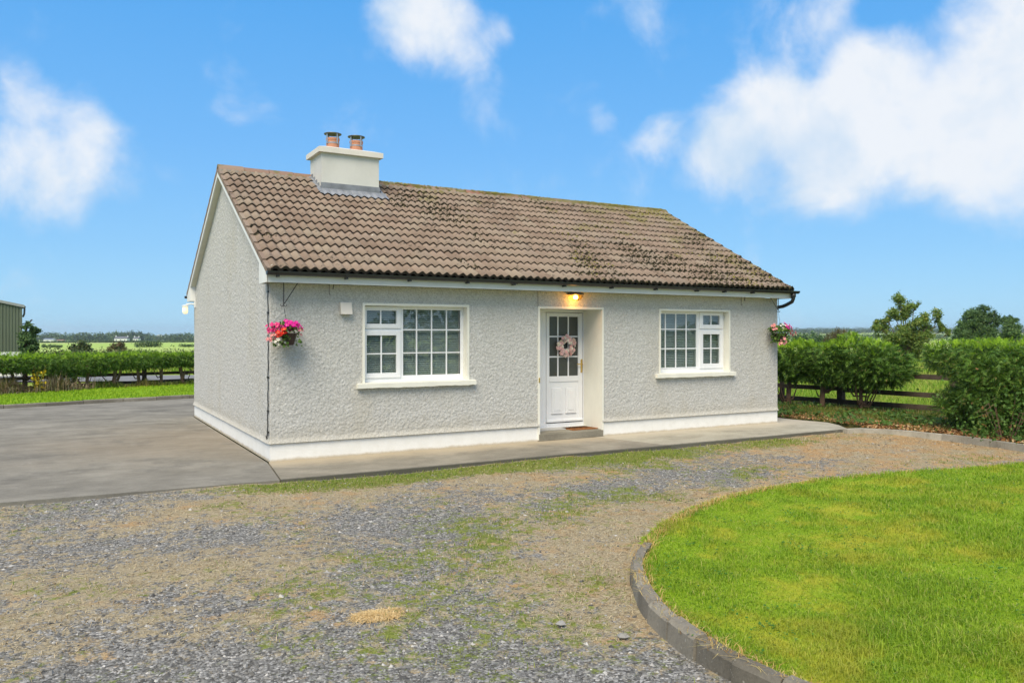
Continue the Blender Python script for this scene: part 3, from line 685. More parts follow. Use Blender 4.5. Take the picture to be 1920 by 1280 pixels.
def window(op, fx, top, low, fxv, fxh, sashx, toplit, label):
    wroot = empty('window', parent=house, label=label)
    a, b, z0, z1 = op; surround(op, wroot, z0); Y0, Y1 = .125, .195
    fr = frame_bars(a, b, z0, z1, .055, .055, .075, .05, Y0, Y1)
    mx = (fx[1] + .015, sashx[0]) if fx[0] < sashx[0] else (sashx[1], fx[0] - .012)
    fr.box(mx[0] - .012, mx[1] + .012, Y0 + .003, Y1, z0 + .07, z1 - .05)
    fr.box(sashx[0] - .01, sashx[1] + .01, Y0 + .004, Y1, toplit - .03, toplit + .03)
    fr.build('frame', m_upvc, wroot)
    # fixed light beads
    frame_bars(fx[0] - .02, fx[1] + .02, fx[2] - .02, fx[3] + .02, .02, .02, .02, .02, Y0 + .012, Y1 - .02).build('bead', m_upvc, wroot)
    glazing(wroot, fx[0], fx[1], fx[2], fx[3], fxv, fxh, .150)
    for (sx0, sx1, sz0, sz1, gx0, gx1, gz0, gz1, vb, hb) in (top, low):
        frame_bars(sx0, sx1, sz0, sz1, gx0 - sx0, sx1 - gx1, gz0 - sz0, sz1 - gz1, Y0 - .022, Y1 - .02).build('sash', m_upvc, wroot)
        glazing(wroot, gx0, gx1, gz0, gz1, vb, hb, .130)
    # sill with a chipped underside
    r = np.random.default_rng(int(a * 100)); s0, s1 = a - .125, b + .13; n = 28; xs = np.linspace(s0, s1, n)
    vs = []
    for x in xs:
        d = r.uniform(-.004, .006) if .05 < x - s0 < s1 - s0 - .05 else 0
        vs += [(x, -.085, z0 - .078 + d), (x, -.085, z0 - .008), (x, -.022, z0 - .002), (x, .13, z0 + .004), (x, .13, z0 - .075), (x, -.0, z0 - .083 + d)]
    fs = [(i * 6 + j, (i + 1) * 6 + j, (i + 1) * 6 + (j + 1) % 6, i * 6 + (j + 1) % 6) for i in range(n - 1) for j in range(6)] + [tuple(range(6))[::-1], tuple((n - 1) * 6 + j for j in range(6))]
    MB().poly(vs, [f[::-1] for f in fs]).build('sill', m_cream, wroot)
    return wroot
window(W1, (2.061, 3.052, 1.172, 2.215), (1.40, 2.012, 1.905, 2.238, 1.462, 1.945, 1.973, 2.178, [1.692], []),
       (1.40, 2.012, 1.145, 1.868, 1.462, 1.945, 1.217, 1.795, [1.700], [1.515]), [2.294, 2.552, 2.812], [1.52, 1.883], (1.40, 2.012), 1.886, 'wide window left of the door, with openers on its left side')
window(W2, (7.17, 8.135, 1.18, 2.215), (8.195, 8.805, 1.92, 2.238, 8.281, 8.72, 1.997, 2.178, [8.50], []),
       (8.195, 8.805, 1.15, 1.885, 8.281, 8.72, 1.239, 1.81, [8.50], [1.537]), [7.362, 7.619, 7.88], [1.538, 1.907], (8.195, 8.805), 1.902, 'window right of the door, with openers on its right side')
def blind(op, label):
    root = empty('venetian_blind', (op[0], .212, op[2]), label=label, cat='blind', group='venetian blinds in the front windows')
    wd = op[1] - op[0]; n = int((op[3] - op[2] - .06) / .0325); me = MB()
    a = R(54); hw = .0152
    me.poly([(.05, -hw * math.cos(a), -hw * math.sin(a)), (wd - .05, -hw * math.cos(a), -hw * math.sin(a)), (wd - .05, 0, .002), (.05, 0, .002), (wd - .05, hw * math.cos(a), hw * math.sin(a)), (.05, hw * math.cos(a), hw * math.sin(a))], [(0, 1, 2, 3), (3, 2, 4, 5)])
    o = me.build('slat', m_blind, root, loc=(0, 0, .05))
    for i in range(1, n):
        c = copyobj(o, root); c.location = (random.uniform(-.002, .002), 0, .05 + i * .0325); c.rotation_euler = (random.uniform(-.06, .06), random.uniform(-.001, .001), 0)
    MB().box(.04, wd - .04, -.02, .02, op[3] - op[2] - .05, op[3] - op[2] - .015).build('head_rail', m_blind, root)
    for x in (.25, wd / 2, wd - .25): MB().tube([(x, -.018, .03), (x, -.018, op[3] - op[2] - .04)], .002, 4).build('cord', m_blind, root)
blind(W1, 'white slatted blind lowered behind the window left of the front door')
blind(W2, 'white slatted blind lowered behind the window right of the front door')
for (x0, x1) in ((W1[0] + .05, W1[0] + .30), (W1[0] + .95, W1[0] + 1.15)):
    pass

# front door
dr = empty('front_door', parent=house); surround(DR, dr, 0.02)
MB().box(DR[0] - .02, DR[0] + .001, .16, .56, .12, DR[3]).box(DR[1] - .001, DR[1] + .02, .16, .56, .12, DR[3]).box(DR[0], DR[1], .16, .56, DR[3] - .001, DR[3] + .02).build('reveal', m_cream, dr)
fr = MB().box(DR[0] + .002, 4.86, .545, .64, .125, DR[3] - .002, ch=.004).box(4.862, 4.96, .555, .64, .125, 2.215, ch=.006).box(5.762, DR[1] - .002, .545, .64, .125, DR[3] - .002, ch=.004).box(4.862, 5.76, .55, .64, 2.21, DR[3] - .002, ch=.004).box(4.96, 5.762, .548, .66, .125, .21, ch=.006)
fr.build('door_frame', m_upvc, dr)
lx0, lx1, lz0, lz1 = 4.972, 5.752, .225, 2.2; gx0, gx1, gz0, gz1 = 5.035, 5.661, 1.056, 2.131
lf = MB().box(lx0, gx0, .56, .63, lz0, lz1, ch=.004).box(gx1, lx1, .56, .63, lz0, lz1, ch=.004).box(gx0, gx1, .56, .63, gz1, lz1, ch=.004).box(gx0, gx1, .56, .63, .955, gz0, ch=.004).box(gx0, gx1, .575, .63, lz0, .955)
lf.box(lx0 + .004, lx1 - .004, .535, .56, lz0 + .002, lz0 + .055, ch=.012)
lf.build('leaf', m_upvc, dr)
for (a, b) in ((5.083, 5.306), (5.393, 5.603)):
    MB().box(a, b, .555, .576, .394, .851, ch=.014).box(a + .045, b - .045, .548, .556, .44, .80, ch=.006).box(a - .012, b + .012, .552, .5755, .380, .402, ch=.006).build('panel', m_upvc, dr)
glazing(dr, gx0, gx1, gz0, gz1, [5.226, 5.451], [1.406, 1.771], .585, m_dglass, .024)
hd = MB().box(5.708, 5.745, .548, .56, 1.11, 1.354, ch=.004).tube([(5.727, .56, 1.265), (5.727, .515, 1.265), (5.70, .508, 1.266), (5.60, .508, 1.27)], .009, 8)
hd.build('handle', m_brass, dr)
MB().box(4.452, 4.475, -.034, -.022, .995, 1.075, ch=.003).build('doorbell', m_brass, dr)

# eaves, verges
ea = empty('eaves', parent=house)
MB().box(-.105, L + .095, -.285, -.262, 2.535, 2.675).build('fascia', m_fascia, ea)
MB().box(-.10, L + .09, -.262, -.012, 2.55, 2.562).build('soffit', m_soffit, ea)
MB().box(-.105, L + .09, D + .262, D + .285, 2.535, 2.675).build('fascia', m_fascia, ea)
MB().box(-.10, L + .09, D, D + .262, 2.55, 2.562).build('soffit', m_soffit, ea)
def barge(x0, x1):
    for s in (0, 1):
        def Y(y): return y if not s else D - y
        pts = [(Y(-.285), 2.535), (Y(.19), 2.535), (Y(.19), roofz(.19) - .135), (Y(D / 2), RI_Z - .135), (Y(D / 2), RI_Z - .045), (Y(-.285), roofz(-.285) - .045)]
        MB().prism(pts, 'x', x0, x1).build('bargeboard', m_fascia, ea)
barge(-.118, -.096); barge(L + .085, L + .107)
for s in (0, 1):
    def Y(y): return y if not s else D - y
    for (x0, x1) in ((-.096, .012), (L - .012, L + .085)):
        MB().prism([(Y(.19), roofz(.19) - .125), (Y(D / 2), RI_Z - .125), (Y(D / 2), RI_Z - .112), (Y(.19), roofz(.19) - .112)], 'x', x0, x1).build('verge_soffit', m_soffit, ea)
    for (x0, x1) in ((-.096, .0), (L, L + .085)): MB().box(x0, x1, min(Y(.17), Y(.19)), max(Y(.17), Y(.19)), 2.535, roofz(.19) - .12).build('box_end', m_fascia, ea)

# roof: underlay, tiles, ridge, moss
roof = empty('roof', parent=house)
MB().poly([(-.11, RE_Y + .05, RE_Z - .02), (L + .1, RE_Y + .05, RE_Z - .02), (L + .1, RI_Y, RI_Z - .045), (-.11, RI_Y, RI_Z - .045), (L + .1, D - RE_Y - .05, RE_Z - .02), (-.11, D - RE_Y - .05, RE_Z - .02)],
          [(0, 1, 2, 3), (3, 2, 4, 5)]).build('underlay', m_dark, roof)
X0, X1 = -.075, L + .10; NC_, NR = 38, 14; TW = (X1 - X0) / NC_; G = (SL - .06) / NR; TL = G + .07
def wave(x): 
    p = (x / TW * 2) % 1.0; return .044 * (.5 + .5 * math.cos(2 * math.pi * (p - .5))) ** .8
seg = 16; xs = np.linspace(0, TW + .006, seg + 1); vs = []
for x in xs:
    h = wave(x)
    vs += [(x, .004, h - .016), (x, 0, h + .036), (x, TL, h + .002)]
TF = [];
for i in range(seg):
    a = i * 3; b = a + 3
    TF += [(a, b, b + 1, a + 1), (a + 1, b + 1, b + 2, a + 2)]
TF += [(0, 1, 2), (seg * 3, seg * 3 + 2, seg * 3 + 1)]
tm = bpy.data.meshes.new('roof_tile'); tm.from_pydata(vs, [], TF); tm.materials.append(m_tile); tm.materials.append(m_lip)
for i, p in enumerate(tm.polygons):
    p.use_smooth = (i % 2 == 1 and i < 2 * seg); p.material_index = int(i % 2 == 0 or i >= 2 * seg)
tm.update()
from mathutils import Matrix
def tmat(x, s, dn=0, rot=0, tilt=0):
    o = np.array([x, RE_Y, RE_Z]) + sdir * s + ndir * dn
    M = Matrix(((1, sdir[0], ndir[0], o[0]), (0, sdir[1], ndir[1], o[1]), (0, sdir[2], ndir[2], o[2]), (0, 0, 0, 1)))
    return M @ Matrix.Rotation(rot, 4, 'Z') @ Matrix.Rotation(tilt, 4, 'X')
CH = (1.58, 2.685, 2.91, 3.66)                              # chimney x0 x1 y0 y1
slots = []
for r_ in range(NR):
    for c_ in range(NC_):
        x = X0 + c_ * TW; s = r_ * G; cy = RE_Y + sdir[1] * (s + G / 2)
        if x + TW * .8 > CH[0] and x + TW * .2 < CH[1] and cy > CH[2] + .12: continue
        M = tmat(x, s, random.gauss(0, .0012), random.gauss(0, .004), random.gauss(0, .004))
        P = np.array([x + TW / 2, RE_Y, RE_Z]) + sdir * (s + G / 2); slots.append((np.linalg.norm(P - CAM), M))
slots.sort(key=lambda q: q[0])
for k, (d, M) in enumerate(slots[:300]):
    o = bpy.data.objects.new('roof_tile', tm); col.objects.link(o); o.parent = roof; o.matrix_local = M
def joined(name, mesh, mats_, parent, mat, **k):
    bv = np.array([v.co for v in mesh.vertices]); V = []; Fq = []; Ft = []
    fs = [tuple(p.vertices) for p in mesh.polygons]; sm = [p.use_smooth for p in mesh.polygons]; mi0 = [p.material_index for p in mesh.polygons]
    allv, allf, alls = [], [], []
    for i, M in enumerate(mats_):
        m = np.array(M); allv.append(bv @ m[:3, :3].T + m[:3, 3]); b = i * len(bv)
        allf += [tuple(q + b for q in f) for f in fs]; alls += sm
    me = bpy.data.meshes.new(name); me.from_pydata(np.vstack(allv).tolist(), [], allf); me.polygons.foreach_set('use_smooth', alls); me.polygons.foreach_set('material_index', mi0 * len(mats_)); me.update()
    return link(name, me, mat, parent, **k)
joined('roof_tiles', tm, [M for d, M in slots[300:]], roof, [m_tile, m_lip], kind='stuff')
flip = Matrix(((-1, 0, 0, L), (0, -1, 0, D), (0, 0, 1, 0), (0, 0, 0, 1)))
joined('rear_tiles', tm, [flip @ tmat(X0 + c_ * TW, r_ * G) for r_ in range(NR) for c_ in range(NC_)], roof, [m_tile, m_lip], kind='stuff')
# verge strips: flat tile edge bedded on mortar
for sgn in (0, 1):
    for r_ in range(NR):
        for (xa, xb) in ((-.125, -.070), (L + .098, L + .118)):
            pts = []
            for (s, n_) in ((r_ * G, -.045), (r_ * G, .036), (r_ * G + G + .02, .014), (r_ * G + G + .02, -.045)):
                p = np.array([0, RE_Y, RE_Z]) + sdir * s + ndir * n_; pts.append((p[1] if not sgn else D - p[1], p[2]))
            MB().prism(pts, 'x', xa, xb).build('verge_tile', m_tile, roof)
# ridge tiles
rm = MB(); RL = .45; pr_ = [(-.155, -.085), (-.12, -.035), (-.06, .02), (0, .04), (.06, .02), (.12, -.035), (.155, -.085), (.12, -.095), (0, .005), (-.12, -.095)]
rm.prism(pr_[:7] + [(.135, -.10), (0, .0), (-.135, -.10)], 'x', .004, RL - .004)
rmesh = rm.mesh('ridge_tile'); rmesh.materials.append(m_ridge)
x = -.12
while x < L + .1:
    if not (x > CH[0] - .03 and x + RL < CH[1] + .03):
        o = bpy.data.objects.new('ridge_tile', rmesh); col.objects.link(o); o.parent = roof
        o.location = (x, RI_Y, RI_Z + .035 + random.gauss(0, .004)); o.rotation_euler = (random.gauss(0, .01), random.gauss(0, .006), random.gauss(0, .006))
        if x < CH[1] < x + RL: o.location.x = CH[1]; o.scale = ((x + RL - CH[1]) / RL, 1, 1)
        if x < CH[0] and x + RL > CH[0]: o.scale = ((CH[0] - x) / RL, 1, 1)
        if x + RL > L + .12: o.scale = ((L + .12 - x) / RL, 1, 1)
    x += RL
mo = MB()
for s in (-1, 1): mo.box(-.11, CH[0], RI_Y + s * .13 - .03, RI_Y + s * .13 + .03, RI_Z - .09, RI_Z - .03).box(CH[1], L + .1, RI_Y + s * .13 - .03, RI_Y + s * .13 + .03, RI_Z - .09, RI_Z - .03)
mo.build('ridge_mortar', plain('mortar', (.34, .32, .27), .9, .1, var=.3), roof)
# moss tufts sitting in the troughs and along the tile edges
def blobs(P, Nn, rad, r):
    n = len(P); k = 6; V = np.zeros((n, k + 1, 3)); t1 = np.cross(Nn, [1., 0.02, 0.1]); t1 /= np.linalg.norm(t1, axis=1)[:, None]; t2 = np.cross(Nn, t1)
    V[:, 0] = P + Nn * (rad * r.uniform(.45, .9, n))[:, None]
    for j in range(k):
        a = 2 * math.pi * j / k; rj = rad * r.uniform(.7, 1.3, n)
        V[:, j + 1] = P + t1 * (rj * math.cos(a))[:, None] + t2 * (rj * math.sin(a))[:, None] - Nn * .004
    F = np.array([(0, j + 1, (j + 1) % k + 1) for j in range(k)]); F = (F[None] + (np.arange(n) * (k + 1))[:, None, None]).reshape(-1, 3)
    return V.reshape(-1, 3), F
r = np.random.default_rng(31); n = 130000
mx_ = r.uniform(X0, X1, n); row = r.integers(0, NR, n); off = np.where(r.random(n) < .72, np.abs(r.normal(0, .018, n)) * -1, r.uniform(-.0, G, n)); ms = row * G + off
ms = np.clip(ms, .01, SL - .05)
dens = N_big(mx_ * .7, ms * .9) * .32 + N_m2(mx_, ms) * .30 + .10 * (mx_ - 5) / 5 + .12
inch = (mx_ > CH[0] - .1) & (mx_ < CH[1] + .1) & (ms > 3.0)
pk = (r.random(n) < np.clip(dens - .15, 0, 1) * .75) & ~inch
mx_, ms = mx_[pk], ms[pk]
def surf(x, s):
    rowi = np.floor(s / G); loc = s - rowi * G
    p = ((x - X0) / TW * 2) % 1.0; h = .044 * np.power(.5 + .5 * np.cos(2 * math.pi * (p - .5)), .8)
    return np.array([0, RE_Y, RE_Z]) + np.stack([x, 0 * x, 0 * x], 1) + s[:, None] * sdir + ((h + .036 - .034 * loc / TL))[:, None] * ndir
P = surf(mx_, ms); V, F = blobs(P, np.repeat(ndir[None], len(P), 0), r.uniform(.008, .026, len(P)), r)
fast('moss', V, F, m_moss, roof, kind='stuff')
n = 42000; mx_ = r.uniform(1.8, X1, n); ms = r.uniform(.0, SL - .06, n)
dens = .55 * sstep(1.9, 4.3, ms) * sstep(2.0, 9.5, mx_) + .34 * sstep(3.4, 4.4, ms) + .22 * N_big(mx_ * .8, ms) + .2 * N_mid(mx_, ms) - .45
inch = (mx_ > CH[0] - .1) & (mx_ < CH[1] + .1) & (ms > 3.0)
pk = (r.random(n) < np.clip(dens, 0, 1) * 1.1) & ~inch; mx_, ms = mx_[pk], ms[pk]
P = surf(mx_, ms); n = 1500; rx_ = r.uniform(2.6, L, n); a_ = r.normal(-.5, .5, n); rk_ = (r.random(n) < np.clip(.35 + .5 * N_m2(rx_, 0 * rx_) + .03 * rx_, 0, 1)) & (rx_ > CH[1] + .1)
rx_, a_ = rx_[rk_], a_[rk_]; P2 = np.stack([rx_, RI_Y + .13 * np.sin(a_), RI_Z + .075 - .10 * (1 - np.cos(a_))], 1); P = np.vstack([P, P2])
V, F = blobs(P, np.vstack([np.repeat(ndir[None], len(P) - len(P2), 0), np.repeat(np.array([[0, -.2, 1.]]), len(P2), 0)]), r.uniform(.008, .022, len(P)), r)
fast('green_moss', V, F, m_mossg, roof, kind='stuff')

# chimney
ch = empty('chimney', parent=house); x0, x1, y0, y1 = CH
MB().box(x0, x1, y0, y1, 4.1, 5.165).build('stack', m_stack, ch)
cv = [(x0 - .065, y0 - .065, 5.15), (x1 + .065, y0 - .065, 5.15), (x1 + .065, y1 + .065, 5.15), (x0 - .065, y1 + .065, 5.15)]
ct = [(p[0], p[1], 5.245) for p in cv]; cu = [(x0 + .10, y0 + .10, 5.295), (x1 - .10, y0 + .10, 5.295), (x1 - .10, y1 - .10, 5.295), (x0 + .10, y1 - .10, 5.295)]
MB().poly(cv + ct + cu, [(3, 2, 1, 0), (0, 1, 5, 4), (1, 2, 6, 5), (2, 3, 7, 6), (3, 0, 4, 7), (4, 5, 9, 8), (5, 6, 10, 9), (6, 7, 11, 10), (7, 4, 8, 11), (8, 9, 10, 11)]).build('capping', m_cap, ch)
PY = 3.28
for i, px_ in enumerate((1.902, 2.363)):
    MB().lathe([(.120, 5.25), (.120, 5.47), (.128, 5.478), (.128, 5.515), (.10, 5.515), (.098, 5.35)], (px_, PY, 0), 20).build('chimney_pot', m_pot, ch, smooth=False)
    cw = MB().lathe([(.163, 5.592), (.165, 5.602), (.10, 5.618), (.0, 5.626)], (px_, PY, 0), 22, 0).lathe([(.163, 5.592), (.0, 5.605)], (px_, PY, 0), 22, 0)
    cw.build('cowl', m_dsteel, ch, smooth=True)
    sb = MB().lathe([(.121, 5.405), (.125, 5.408), (.125, 5.428), (.121, 5.432)], (px_, PY, 0), 20)
    for q in range(4):
        a = q * math.pi / 2 + .35; cx, cy = px_ + .132 * math.cos(a), PY + .132 * math.sin(a)
        sb.box(cx - .011, cx + .011, cy - .011, cy + .011, 5.40, 5.598)
    sb.build('cowl_strap', m_steel, ch)
def rp(x, s, n_): p = np.array([x, RE_Y, RE_Z]) + sdir * s + ndir * n_; return tuple(p)
s0 = (y0 - RE_Y) / sdir[1]
fl = MB(); n = 30; a_ = []; 
xs = np.linspace(x0 - .10, x1 + .12, n)
rows = [(s0 - .02, .09), (s0 - .06, .068), (s0 - .16, .066), (s0 - .25, .058)]
vs = []
for x in xs:
    for q, (s, h) in enumerate(rows):
        ww = (wave((x - X0) % TW) - .015) * (q / 3.0)
        vs.append(rp(x, s + .01 * math.sin(x * 17) * (q == 3), h + ww * .9))
fl.poly(vs, [(i * 4 + j, (i + 1) * 4 + j, (i + 1) * 4 + j + 1, i * 4 + j + 1) for i in range(n - 1) for j in range(3)])
zt = roofz(y0) + .185
fl.box(x0 - .014, x1 + .014, y0 - .014, y0 + .004, roofz(y0) - .02, zt)
k = 5
for i in range(k):
    ya = y0 + (RI_Y - y0) * i / k - .01; yb = y0 + (RI_Y - y0) * (i + 1) / k + .01
    for (xa, xb) in ((x0 - .013, x0 + .003), (x1 - .003, x1 + .013)): fl.box(xa, xb, ya, yb, roofz(ya) - .02, roofz(ya) + .13)
    for (xa, xb) in ((x0 - .11, x0), (x1, x1 + .11)):
        sa = (ya - RE_Y) / sdir[1]; sb_ = (yb - RE_Y) / sdir[1]
        fl.poly([rp(xa, sa, .048), rp(xb, sa, .062), rp(xb, sb_, .062), rp(xa, sb_, .048)], [(0, 1, 2, 3)])
fl.build('flashing', m_lead, ch)

# gutters and downpipe
def half(x0, x1, yc, zc, r=.055, k=10):
    vs = []; 
    for x in (x0, x1):
        for rad in (r, r - .006):
            for j in range(k + 1):
                a = math.pi + math.pi * j / k; vs.append((x, yc + rad * math.cos(a), zc + rad * math.sin(a)))
    m = k + 1; fs = []
    for j in range(k): fs += [(j, j + 1, 2 * m + j + 1, 2 * m + j), (m + j, 3 * m + j, 3 * m + j + 1, m + j + 1), (j, m + j, m + j + 1, j + 1), (2 * m + j, 2 * m + j + 1, 3 * m + j + 1, 3 * m + j)]
    fs += [(0, 2 * m, 3 * m, m), (k, m + k, 3 * m + k, 2 * m + k)]
    return vs, fs
gt = empty('gutter', parent=house); GYc, GZc = -.35, 2.684
g = MB(); g.poly(*half(-.125, L + .21, GYc, GZc)); 
for xe in (-.127, L + .211): g.lathe([], (0, 0, 0)) if False else g.prism([(GYc + .056 * math.cos(a), GZc + .056 * math.sin(a)) for a in np.linspace(math.pi, 2 * math.pi, 10)], 'x', xe - .004, xe + .004)
g.build('trough', m_black, gt, smooth=False)
def fx(px, Y=-.4): 
    d = FW + RT * (px - 960) / FPX; t = (Y - CAM[1]) / d[1]; return CAM[0] + d[0] * t
for i, px in enumerate((523, 652, 771, 880, 967, 1062, 1151, 1234, 1311, 1363, 1416)):
    x = fx(px); b = MB(); wd = .018 if i not in (4, 8) else .06
    v, f = half(x - wd, x + wd, GYc, GZc, .064); b.poly(v, f); b.box(x - .014, x + .014, -.385, -.286, 2.605, 2.64).build('gutter_bracket', m_black, gt)
dp = MB(); xo = L + .08
dp.tube([(xo, GYc, 2.63), (xo, GYc, 2.56)], .05, 12)
dp.tube([(xo, GYc, 2.60), (xo, GYc, 2.53), (xo + .02, -.30, 2.47), (xo + .07, -.10, 2.41), (xo + .07, -.02, 2.385), (xo + .02, .05, 2.37), (L + .06, .14, 2.35), (L + .06, .2, 2.28), (L + .06, .2, .05)], .036, 12)
dp.build('downpipe', m_black, gt, smooth=True)
g2 = MB(); g2.poly(*half(-.16, L + .15, D + .345, 2.665)); g2.build('rear_trough', m_black, gt)

# wall fittings: lamps, hanger hooks, cable
lp_ = empty('porch_lamp', parent=house)
lx, lz = 5.148, 2.47
MB().lathe([(.135, .0), (.145, -.012), (.14, -.03), (.11, -.034), (0.0, -.03)], (lx, -.105, lz + .055), 20).box(lx - .05, lx + .05, -.105, .0, lz + .022, lz + .05).build('lamp_cover', m_iron, lp_, smooth=False)
MG = glassmat('lamp_glass', (1., .86, .55)); 
MB().lathe([(.125, .02), (.12, -.02), (.095, -.055), (.05, -.075), (.0, -.08)], (lx, -.105, lz), 20).build('glass_bowl', MG, lp_, smooth=True)
MB().lathe([(.0, .02), (.03, .01), (.042, -.02), (.03, -.05), (0, -.06)], (lx, -.105, lz), 12).build('bulb', emit('bulb_glow', (1., .50, .10), 22), lp_, smooth=True)
pl_ = bpy.data.lights.new('porch_light', 'POINT'); pl_.energy = 1.8; pl_.color = (1, .46, .10); pl_.shadow_soft_size = .05
plo = bpy.data.objects.new('porch_light', pl_); col.objects.link(plo); plo.location = (lx, -.16, lz - .09); plo.parent = lp_
rl = empty('gable_lamp', parent=house); gy = 7.1
MB().box(-.035, -.008, gy - .05, gy + .05, 2.40, 2.53).tube([(-.02, gy, 2.47), (-.10, gy, 2.475), (-.20, gy, 2.46)], [.018, .016, .018], 8).lathe([(.03, 2.45), (.075, 2.43), (.07, 2.415), (.0, 2.415)], (-.215, gy, 0), 12).build('lamp_arm', m_fascia, rl)
MB().lathe([(.04, 2.418), (.055, 2.40), (.058, 2.31), (.045, 2.26), (.0, 2.25)], (-.215, gy, 0), 14).build('lamp_globe', emit('globe_glow', (1., .78, .48), .55), rl, smooth=True)
def hook(x, parent_name, dx, z1, z2, y=-.2, scroll=True):
    h = MB().tube([(x, y, 2.552), (x, y, z1)], .0075, 6).tube([(x + dx, y + .02, 2.552), (x + .01 * np.sign(dx), y, z1 + .03)], .0065, 6)
    if scroll:
        for s in (-1, 1): h.tube([(x, y, z1), (x + s * .03, y, z1 - .012), (x + s * .045, y, z1 + .005), (x + s * .04, y, z1 + .02)], .005, 6)
    h.build('basket_bracket', m_iron, house)
hook(.138, '', .21, 2.215, 0); hook(10.017, '', -.205, 2.27, 0)
for x in (.83, 9.13): 
    MB().tube([(x, -.06, 2.55), (x, -.06, 2.40), (x + .012, -.06, 2.385), (x + .02, -.06, 2.40)], .004, 5).tube([(x + .06, -.1, 2.55), (x + .045, -.1, 2.47)], .006, 5).build('soffit_hook', m_iron, house)
cb = MB(); zs = np.linspace(2.53, .36, 30); cp = [(-.022 + .003 * math.sin(i * 1.7), .055 + .010 * math.sin(z * 3.1) + .03 * max(0, 1 - (z - .3) / .5), z) for i, z in enumerate(zs)]
cb.tube(cp + [(-.02, .16, .315), (-.022, .19, .36)], .0075, 6)
cb.build('wall_cable', m_black, house)
for z in (2.42, 2.12, 1.75, 1.2, .72, .42): MB().box(-.034, -.01, .035, .085, z - .012, z + .012).build('cable_clip', m_black, house)
MB().tube([(4.44, -.020, 2.28), (4.435, -.020, 2.545)], .004, 5).build('lamp_cable', plain('grey_cable', (.22, .22, .21)), house)

# door mat, wreath
dm = empty('door_mat', (5.55, .29, .126), label='brown coir mat lying on the concrete front doorstep', cat='mat'); dm.rotation_euler = (0, 0, R(1.5))
MB().box(-.33, .22, -.20, .20, 0, .014, ch=.004).build('mat_base', m_mat, dm)
pt = MB()
for (a, b, c, d) in ((-.29, .18, -.165, -.14), (-.29, .18, .14, .165), (-.29, -.265, -.135, .135), (.155, .18, -.135, .135)): pt.box(a, b, c, d, .0142, .017)
for i in range(6): pt.box(-.22 + i * .06, -.19 + i * .06, -.09 + .03 * (i % 2), .06 + .03 * (i % 2), .0142, .017)
pt.build('mat_pattern', m_matd, dm)
def flower_mesh(name, R_, petals, cup, m, mc):
    mb = MB(); b = []
    mb.v.append((0, 0, 0)); nseg = petals * 4
    for j in range(nseg):
        a = 2 * math.pi * j / nseg; q = abs(math.sin(a * petals / 2)); rr_ = R_ * (.62 + .38 * q ** .6); mb.v.append((rr_ * math.cos(a), rr_ * math.sin(a), cup * (.55 + .45 * q)))
    for j in range(nseg): mb.f.append((0, 1 + j, 1 + (j + 1) % nseg)); mb.m.append(0)
    mb.lathe([(R_ * .16, cup * .35), (0, cup * .5)], (0, 0, 0), 6, 1)
    me = mb.mesh(name, True); me.materials.append(m); me.materials.append(mc); return me
def petal(name, c): return leaf_mat(name, [(0, tuple(q * .85 for q in c)), (1, c)], .3, .5, 40)
fm_pink = flower_mesh('flower', .036, 5, .012, petal('pink_petal', (.80, .06, .30)), m_brass)
fm_hot = flower_mesh('flower', .040, 5, .012, petal('magenta_petal', (.85, .03, .42)), m_brass)
fm_red = flower_mesh('flower', .034, 5, .012, petal('red_petal', (.85, .045, .03)), m_brass)
fm_pale = flower_mesh('flower', .036, 5, .012, petal('pale_pink_petal', (.85, .34, .38)), m_brass)
fm_white = flower_mesh('flower', .026, 5, .01, petal('white_petal', (.85, .83, .78)), m_brass)
def rosette(name, c):
    mb = MB()
    for ring, (n_, r_, z_, t_) in enumerate(((6, .042, .0, .12), (5, .030, .010, .35), (4, .016, .017, .6))):
        for j in range(n_):
            a = 2 * math.pi * j / n_ + ring * .6; u = np.array([math.cos(a), math.sin(a), 0]); v = np.array([-u[1], u[0], 0]); up = np.array([0, 0, 1.])
            tip = u * r_ * math.cos(t_ * .7) + up * (z_ + r_ * math.sin(t_ * .7))
            mb.poly([(0, 0, z_ * .5), tuple(u * r_ * .5 + v * r_ * .55 + up * (z_ + .004)), tuple(tip + v * r_ * .25), tuple(tip - v * r_ * .25), tuple(u * r_ * .5 - v * r_ * .55 + up * (z_ + .004))], [(0, 1, 2, 3, 4)])
    me = mb.mesh(name, False); me.materials.append(petal(name + '_' + str(c[1]), c)); return me
wr = empty('door_wreath', (5.372, .545, 1.60), label='round wreath of pink and white artificial flowers hung on the front door glass', cat='wreath')
tor = MB(); pts = [(.135 * math.cos(a), -.005, .135 * math.sin(a)) for a in np.linspace(0, 2 * math.pi, 25)]; tor.tube(pts, .022, 6, cap=False); tor.build('wreath_ring', m_bark, wr)
rs_ = [rosette('rose', (.95, .64, .67)), rosette('rose', (.95, .90, .86)), rosette('rose', (.95, .78, .78))]
r = np.random.default_rng(5)
for i in range(34):
    a = 2 * math.pi * i / 34 * 2 + r.normal(0, .06); q = .135 + (.03 if i % 2 else -.028) + r.normal(0, .008)
    o = bpy.data.objects.new('rose', rs_[0 if math.sin(a * 1.5 + 2) > .1 else (1 if r.random() < .6 else 2)]); col.objects.link(o); o.parent = wr
    o.location = (q * math.cos(a), -.030 + r.normal(0, .006), q * math.sin(a)); o.rotation_euler = (R(90) + r.normal(0, .35), r.normal(0, .3), r.normal(0, .5)); s = r.uniform(.9, 1.2); o.scale = (s, s, s)

